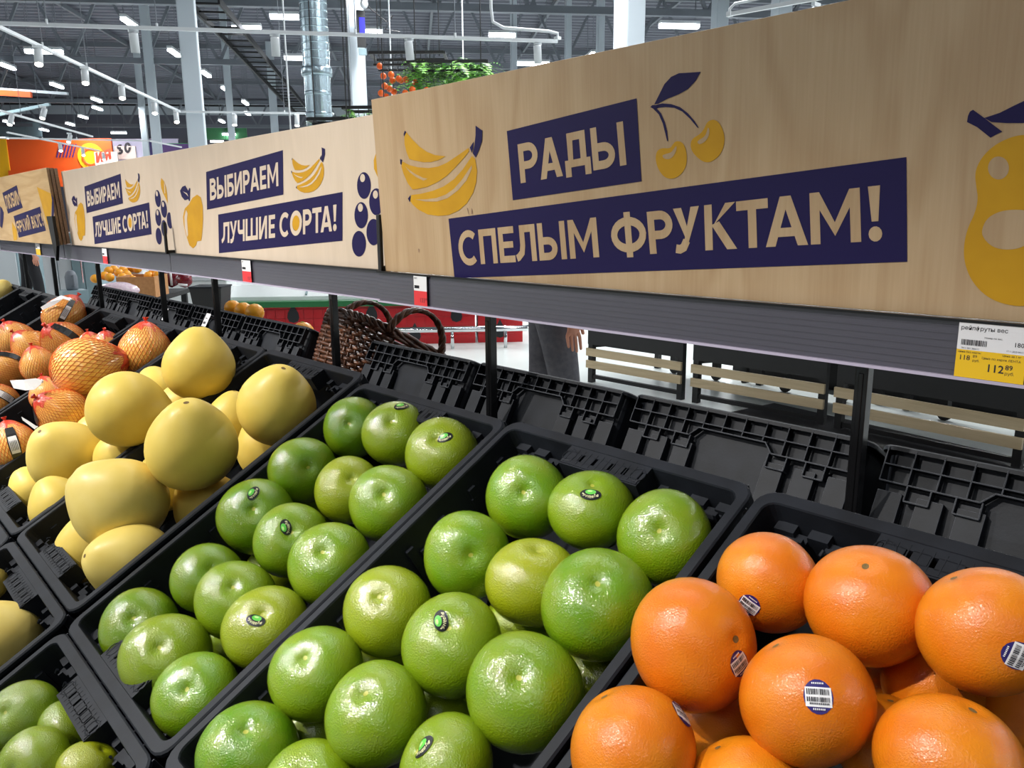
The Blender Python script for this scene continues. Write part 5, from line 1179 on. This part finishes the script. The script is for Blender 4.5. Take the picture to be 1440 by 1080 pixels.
LAB = {
'A1':'green sweetie at the back left of the crate beside the grapefruits',
'A2':'green sweetie with an oval sticker at the back of the crate beside the grapefruits',
'A3':'green sweetie in the back right corner beside the front grapefruit crate',
'A4':'green sweetie with a deep dimple, left end of the second row beside the grapefruits',
'A5':'yellow green smooth sweetie without a dimple in the middle of the near crate',
'A6':'large deep green sweetie right of the yellow green one',
'A7':'light green sweetie with a pinkish blemish at the left rail of the near crate',
'A8':'sweetie with a tilted oval sticker in the middle of the near crate',
'A9':'largest green sweetie with a shiny ring around its dimple, nearest the grapefruits',
'A10':'green sweetie at the left rail below the blemished one',
'A11':'plain green sweetie between the stickered ones at the front of the near crate',
'A12':'sweetie with a sticker on its side, cut by the bottom edge of the photo',
'A13':'dark green sweetie at the bottom edge beside the left rail',
'A14':'green sweetie showing only its top at the bottom edge',
'A15':'sweetie hidden in the shade under the large deep green one',
'A16':'sweetie of the lower layer under the blemished one',
'A17':'sweetie of the lower layer under the stickered one',
'A18':'sweetie of the lower layer at the back of the near crate',
'A19':'sweetie of the lower layer at the front left of the near crate',
'A20':'sweetie of the lower layer in the middle of the near crate',
'B1':'green sweetie in the back left corner of the second sweetie crate',
'B2':'sweetie with a sticker on its top edge at the back of the second crate',
'B3':'light green sweetie with a small sticker in the back right corner of the second crate',
'B4':'green sweetie, left end of the second row in the second crate',
'B5':'yellowish sweetie in the middle of the second row of the second crate',
'B6':'dimpled green sweetie at the right rail, second row of the second crate',
'B7':'sweetie with a crumpled oval sticker at the left rail of the second crate',
'B8':'sweetie with a star shaped dimple and a sticker beside it',
'B9':'large green sweetie at the right rail below the dimpled one in the second crate',
'B10':'green sweetie at the left rail, fourth row of the second crate',
'B11':'green sweetie in the middle of the fourth row of the second crate',
'B12':'yellow green sweetie with a clear oval sticker at the right rail of the second crate',
'B13':'sweetie with an orange stem scar at the front left of the second crate',
'B14':'light green sweetie with a pale stem scar in the middle of the front row',
'B15':'darker green sweetie at the right end of the front row of the second crate',
'B16':'sweetie of the lower layer at the back of the second crate',
'B17':'sweetie of the lower layer in the middle of the second crate',
'B18':'sweetie of the lower layer at the front of the second crate',
'C1':'upper sweetie in the lower crate at the bottom left corner',
'C2':'sweetie at the very bottom left of the photo in the lower crate',
'C3':'shaded sweetie half hidden beside the rail of the lower left crate',
'C4':'small yellow green sweetie at the rail of the lower left crate',
'D1':'upright yellow pomelo with a pointed stem end at the back of its crate',
'D2':'round yellow pomelo at the back next to the green sweeties',
'D3':'yellow pomelo lying with its point to the right',
'D4':'largest yellow pomelo on top in the middle of the pile',
'D5':'yellow pomelo left of the pile beside the netted ones',
'D6':'shiny pale yellow pomelo on top at the front of the pile',
'D7':'yellow pomelo below the shiny pale one at the front',
'D8':'yellow pomelo pointing left at the front right rail',
'D9':'yellow pomelo at the right rail below the largest one',
'D10':'yellow pomelo at the right rail below the round back one',
'D11':'yellow pomelo peeping out behind the largest one',
'D12':'yellow pomelo at the front left end of the left pile',
'D13':'yellow pomelo wedged below the left one at the divider rail',
'D14':'yellow pomelo under the one lying with its point to the right',
'D15':'yellow pomelo half hidden behind the one lying with its point to the right',
'D16':'yellow pomelo under the upright one',
'D17':'yellow pomelo peeping out above the left one',
'D18':'yellow pomelo deep in the pile under the largest one',
'E1':'slice of a yellow pomelo at the left edge of the photo',
'E2':'yellow pomelo in the lower crate at the left edge',
'H1':'netted pomelo standing with its red gathered top at the back',
'H2':'largest netted pomelo lying on its side with the gather to the right',
'H3':'netted pomelo with a white paper tag at the back of its crate',
'H4':'netted pomelo with a black label strap in the middle',
'H5':'netted pomelo at the left edge in the upper row',
'H6':'netted pomelo leaning on the one at the left edge',
'H7':'netted pomelo in front of the two leaning at the left',
'H8':'netted pomelo at the left edge in the second row',
'H9':'netted pomelo with glossy film beside the bare yellow ones',
'H10':'small netted pomelo behind the glossy one',
'H11':'netted pomelo with a barcode label at the left edge, front row',
'H12':'reddish netted pomelo peeping out right of the largest one',
'H13':'netted pomelo behind the largest one on the right',
'H14':'netted pomelo behind the largest one on the left',
'H15':'netted pomelo with a loose label at the left edge of the photo',
'K1':'yellow fruit in the farthest crate at the left edge',
'I1':'grapefruit at the back left of its crate with a sticker low on its side',
'I2':'grapefruit in the middle of the back row with a brown stem scar on top',
'I3':'reddish grapefruit at the right edge of the photo, back row',
'I4':'blemished grapefruit lying at the left rail with its stem end to the right',
'I5':'central grapefruit with a barcode sticker facing out',
'I6':'grapefruit at the bottom left of its crate with a sticker at its edge',
'I7':'yellowish grapefruit cut by the bottom edge of the photo',
'I8':'grapefruit at the bottom right corner of the photo',
'I9':'shaded grapefruit below the blemished one',
'I10':'shaded grapefruit right of the central one',
'I11':'shaded grapefruit under the reddish one',
'I12':'shaded grapefruit low beside the central one',
'I13':'shaded grapefruit under the right edge ones',
}
FR = {}
for row in ROWS: FR[row[1]] = add_fruit(row, LAB[row[1]])
# ------------------------------------------------------------------ straps, paper tags on the netted fruit
def strap(code, px, py, ang, L, W_, lab=True):
    """black label strap laid on the fruit where the line of sight through (px, py) meets it"""
    o, rm, R = FR[code]; d = ray(px, py).normalized(); oc = CAMP-o.location; bq = d.dot(oc); dis = max(0, bq*bq-(oc.dot(oc)-R*R)); hit = CAMP+d*(-bq-math.sqrt(dis))-o.location
    inv = rm.inverted(); c = inv @ hit; up = Matrix.Rotation(ang, 3, c) @ (inv @ UP); b = MB(); n = 8; sd = (ord(code[0])*7+int(code[1:])*3) % 2
    def q(x0, y0, x1, y1, mi, l):
        for k in range(n):
            a0, a1 = y0+(y1-y0)*k/n, y0+(y1-y0)*(k+1)/n
            b.add(patch('n', R, sd*1.7, c, up, [(x0, a0), (x1, a0), (x1, a1), (x0, a1)], l), [(0, 1, 2, 3)], mi)
    q(-W_/2, -L/2, W_/2, L/2, 0, .0025)
    if lab:
        q(-W_*.38, -L*.16, W_*.38, L*.18, 1, .0033)
        for k in range(5): q(-W_*.3+k*W_*.13, -L*.10, -W_*.25+k*W_*.13, L*.08, 2, .004)
    b.build('label_strap', [MT['stblack'], MT['white'], MT['ink']], o)['label'] = 'black strap with a white barcode label'
strap('H3', 92, 440, -.45, .14, .020); strap('H4', 99, 470, .9, .13, .024, False); strap('H11', 20, 626, .25, .12, .022); strap('H15', 8, 558, .9, .12, .022); strap('H9', 50, 575, .6, .09, .03, False); strap('H8', 14, 500, 1.2, .09, .02, False)
def paper(pts, label, z=0.0):
    """creased white paper tag, built from a strip of points in space"""
    p0 = V(pts[0][0]); o = empty('paper_tag', p0); b = MB()
    for (a, c), (e, f) in zip(pts, pts[1:]): b.add([V(a)-p0, V(c)-p0, V(f)-p0, V(e)-p0], [(0, 1, 2, 3)])
    s = b.build('sheet', MT['white'], o); m = s.modifiers.new('thickness', 'SOLIDIFY'); m.thickness = .0008
    b = MB(); b.tube([V(pts[-1][0])-p0, V(pts[-1][1])-p0+V((0, .004, .004))], .0022, 5); b.build('fold', MT['white'], o)
    tag(o, label, 'tag')
dH = lambda c: (FR[c][0].location-CAMP).dot(FWD)
d = dH('H3')-.07
paper([(atd(57, 432, d), atd(60, 436, d)), (atd(70, 424, d), atd(76, 429, d)), (atd(86, 415, d), atd(89, 420, d-.01)), (atd(98, 419, d), atd(99, 423, d-.01))], 'curved white paper tag lying on the back netted pomelo')
d = dH('H9')-.06
paper([(atd(14, 535, d), atd(19, 546, d)), (atd(32, 534, d), atd(36, 549, d-.01)), (atd(50, 532, d), atd(48, 548, d)), (atd(60, 535, d), atd(57, 541, d))], 'crumpled white paper tag among the left netted pomelos')
d = dH('H11')-.06
paper([(atd(30, 586, d), atd(32, 591, d)), (atd(40, 592, d), atd(40, 597, d)), (atd(52, 600, d), atd(49, 604, d))], 'small white paper tag on the front netted pomelo')
# ------------------------------------------------------------------ fruit and basket on the far side of the rack
def rear_pt(u, v, h):
    return RIM0+V((u, 0.262-v*math.cos(TILT), v*math.sin(TILT)))+V((0, -nrm.y, nrm.z))*h
for x, y, r, lab in ((342, 437, .032, 'orange in a rear crate left of the wicker basket'), (358, 440, .034, 'second orange in a rear crate left of the wicker basket'), (327, 433, .030, 'third orange in a rear crate, nearest the post'), (426, 468, .035, 'orange tucked in beside the wicker basket')):
    p = aty(x, y, .262+.12+ (0.05 if x < 400 else .0)); loose_orange(p, r, lab, 'oranges in the rear crates')
basket(rear_pt(-1.372, -0.155, -CH-.003), math.pi-.06, TILT, .212, .26, .215, 'dark brown wicker basket with a looped handle behind the crates')
# ------------------------------------------------------------------ people
def person(loc, face, cloth, top, label, stride=.10, arm=.05, hair='hair'):
    o = empty('person', loc, (0, 0, face))
    def skin(name, joints, edges, m, parent, root='pelvis', sub=2):
        names = list(joints); me = bpy.data.meshes.new(name); me.from_pydata([joints[n][0] for n in names], [(names.index(a), names.index(b)) for a, b in edges], []); me.update()
        x = bpy.data.objects.new(name, me); COL.objects.link(x); x.parent = parent; me.materials.append(MT[m])
        sk = x.modifiers.new('skin', 'SKIN'); sk.use_smooth_shade = True
        for i, n in enumerate(names): me.skin_vertices[0].data[i].radius = joints[n][1] if isinstance(joints[n][1], tuple) else (joints[n][1],)*2; me.skin_vertices[0].data[i].use_root = (n == root)
        sb = x.modifiers.new('subdivision', 'SUBSURF'); sb.levels = sb.render_levels = sub
        return x
    J = {'pelvis': ((0, 0, .96), (.13, .10)), 'waist': ((0, 0, 1.12), (.125, .09)), 'chest': ((0, -.01, 1.34), (.15, .10)), 'neck': ((0, -.005, 1.49), .055), 'jaw': ((0, .02, 1.57), (.062, .07)), 'brow': ((0, .015, 1.66), (.078, .095)), 'crown': ((0, .0, 1.73), (.055, .065))}
    E_ = [('pelvis', 'waist'), ('waist', 'chest'), ('chest', 'neck'), ('neck', 'jaw'), ('jaw', 'brow'), ('brow', 'crown')]
    for s, n in ((1, 'r'), (-1, 'l')):
        st = stride*s
        J.update({'hip'+n: ((s*.09, 0, .88), .09), 'knee'+n: ((s*.10, st*.6+.02, .50), .056), 'ankle'+n: ((s*.10, st, .09), .036), 'toe'+n: ((s*.11, st+.15, .035), .03),
          'shoulder'+n: ((s*.18, -.01, 1.42), .06), 'elbow'+n: ((s*.24, -.03, 1.13), .042), 'wrist'+n: ((s*.25, arm, .88), .027), 'palm'+n: ((s*.25, arm+.02, .81), (.018, .036)), })
        E_ += [('pelvis', 'hip'+n), ('hip'+n, 'knee'+n), ('knee'+n, 'ankle'+n), ('ankle'+n, 'toe'+n), ('chest', 'shoulder'+n), ('shoulder'+n, 'elbow'+n), ('elbow'+n, 'wrist'+n), ('wrist'+n, 'palm'+n)]
        for k in range(4):
            y = arm-.012+k*.020; L = (.075, .088, .082, .064)[3-k]
            J['f%d%s' % (k, n)] = ((s*.25, y, .775), .0095); J['g%d%s' % (k, n)] = ((s*.245, y+.006, .775-L*.5), .0085); J['h%d%s' % (k, n)] = ((s*.235, y+.012, .775-L), .0065)
            E_ += [('palm'+n, 'f%d%s' % (k, n)), ('f%d%s' % (k, n), 'g%d%s' % (k, n)), ('g%d%s' % (k, n), 'h%d%s' % (k, n))]
        J['t'+n] = ((s*.245, arm+.058, .815), .0105); J['u'+n] = ((s*.24, arm+.070, .775), .008); E_ += [('palm'+n, 't'+n), ('t'+n, 'u'+n)]
    skin('body', J, E_, 'skin', o)
    T_ = {'pelvis': ((0, 0, .97), (.15, .12)), 'belt': ((0, 0, 1.06), (.145, .115))}; TE = [('pelvis', 'belt')]
    for s, n in ((1, 'r'), (-1, 'l')):
        st = stride*s; T_.update({'hip'+n: ((s*.09, 0, .86), .108), 'knee'+n: ((s*.10, st*.6+.02, .50), .082), 'shin'+n: ((s*.10, st*.85+.01, .28), .078), 'cuff'+n: ((s*.10, st, .08), .075)}); TE += [('pelvis', 'hip'+n), ('hip'+n, 'knee'+n), ('knee'+n, 'shin'+n), ('shin'+n, 'cuff'+n)]
    skin('trousers', T_, TE, cloth, o)
    K = {'pelvis': ((0, 0, 1.0), (.165, .13)), 'waist': ((0, 0, 1.14), (.16, .125)), 'chest': ((0, -.01, 1.34), (.18, .125)), 'collar': ((0, -.005, 1.46), .075)}; KE = [('pelvis', 'waist'), ('waist', 'chest'), ('chest', 'collar')]
    for s, n in ((1, 'r'), (-1, 'l')):
        K.update({'shoulder'+n: ((s*.18, -.01, 1.42), .078), 'elbow'+n: ((s*.24, -.03, 1.13), .06), 'cuff'+n: ((s*.25, arm-.01, .91), .045)}); KE += [('chest', 'shoulder'+n), ('shoulder'+n, 'elbow'+n), ('elbow'+n, 'cuff'+n)]
    skin('jacket', K, KE, top, o)
    b = MB(); b.ball((0, -.022, 1.69), .1, 16, 0, (.88, 1.0, .85)); b.build('hair', MT[hair], o, True)
    for s in (1, -1):
        b = MB(); b.ball((s*.032, .100, 1.655), .012, 8); b.build('eye', MT['white'], o, True)
        b = MB(); b.box((s*.10, stride*s+.05, .03), (.09, .27, .06), taper=(.85, .9)); b.build('shoe', MT['blackmatte'], o, bevel=.02)
        b = MB(); b.ball((s*.082, .01, 1.645), .02, 8, 0, (.4, .8, 1.3)); b.build('ear', MT['skin'], o, True)
    b = MB(); b.add([(-.012, .095, 1.66), (.012, .095, 1.66), (0, .135, 1.625), (-.016, .1, 1.615), (.016, .1, 1.615)], [(0, 1, 2), (0, 2, 3), (1, 4, 2), (2, 4, 3)]); b.build('nose', MT['skin'], o, True)
    b = MB(); b.box((0, .098, 1.585), (.045, .01, .01)); b.build('mouth', MT['redletter'], o, bevel=.003)
    return tag(o, label, 'person')
p = atd(774, 470, 4.05); person((p.x, p.y, 0), BANG-math.pi/2, 'greytrousers', 'darkcloth', 'person in grey trousers with one hand hanging, behind the near post', .07, .05)
p = atd(40, 370, 11.5); person((p.x, p.y, 0), BANG-math.pi/2+.5, 'darkcloth', 'darkcloth', 'person in black clothes far behind the left end of the rack', .09, .05)
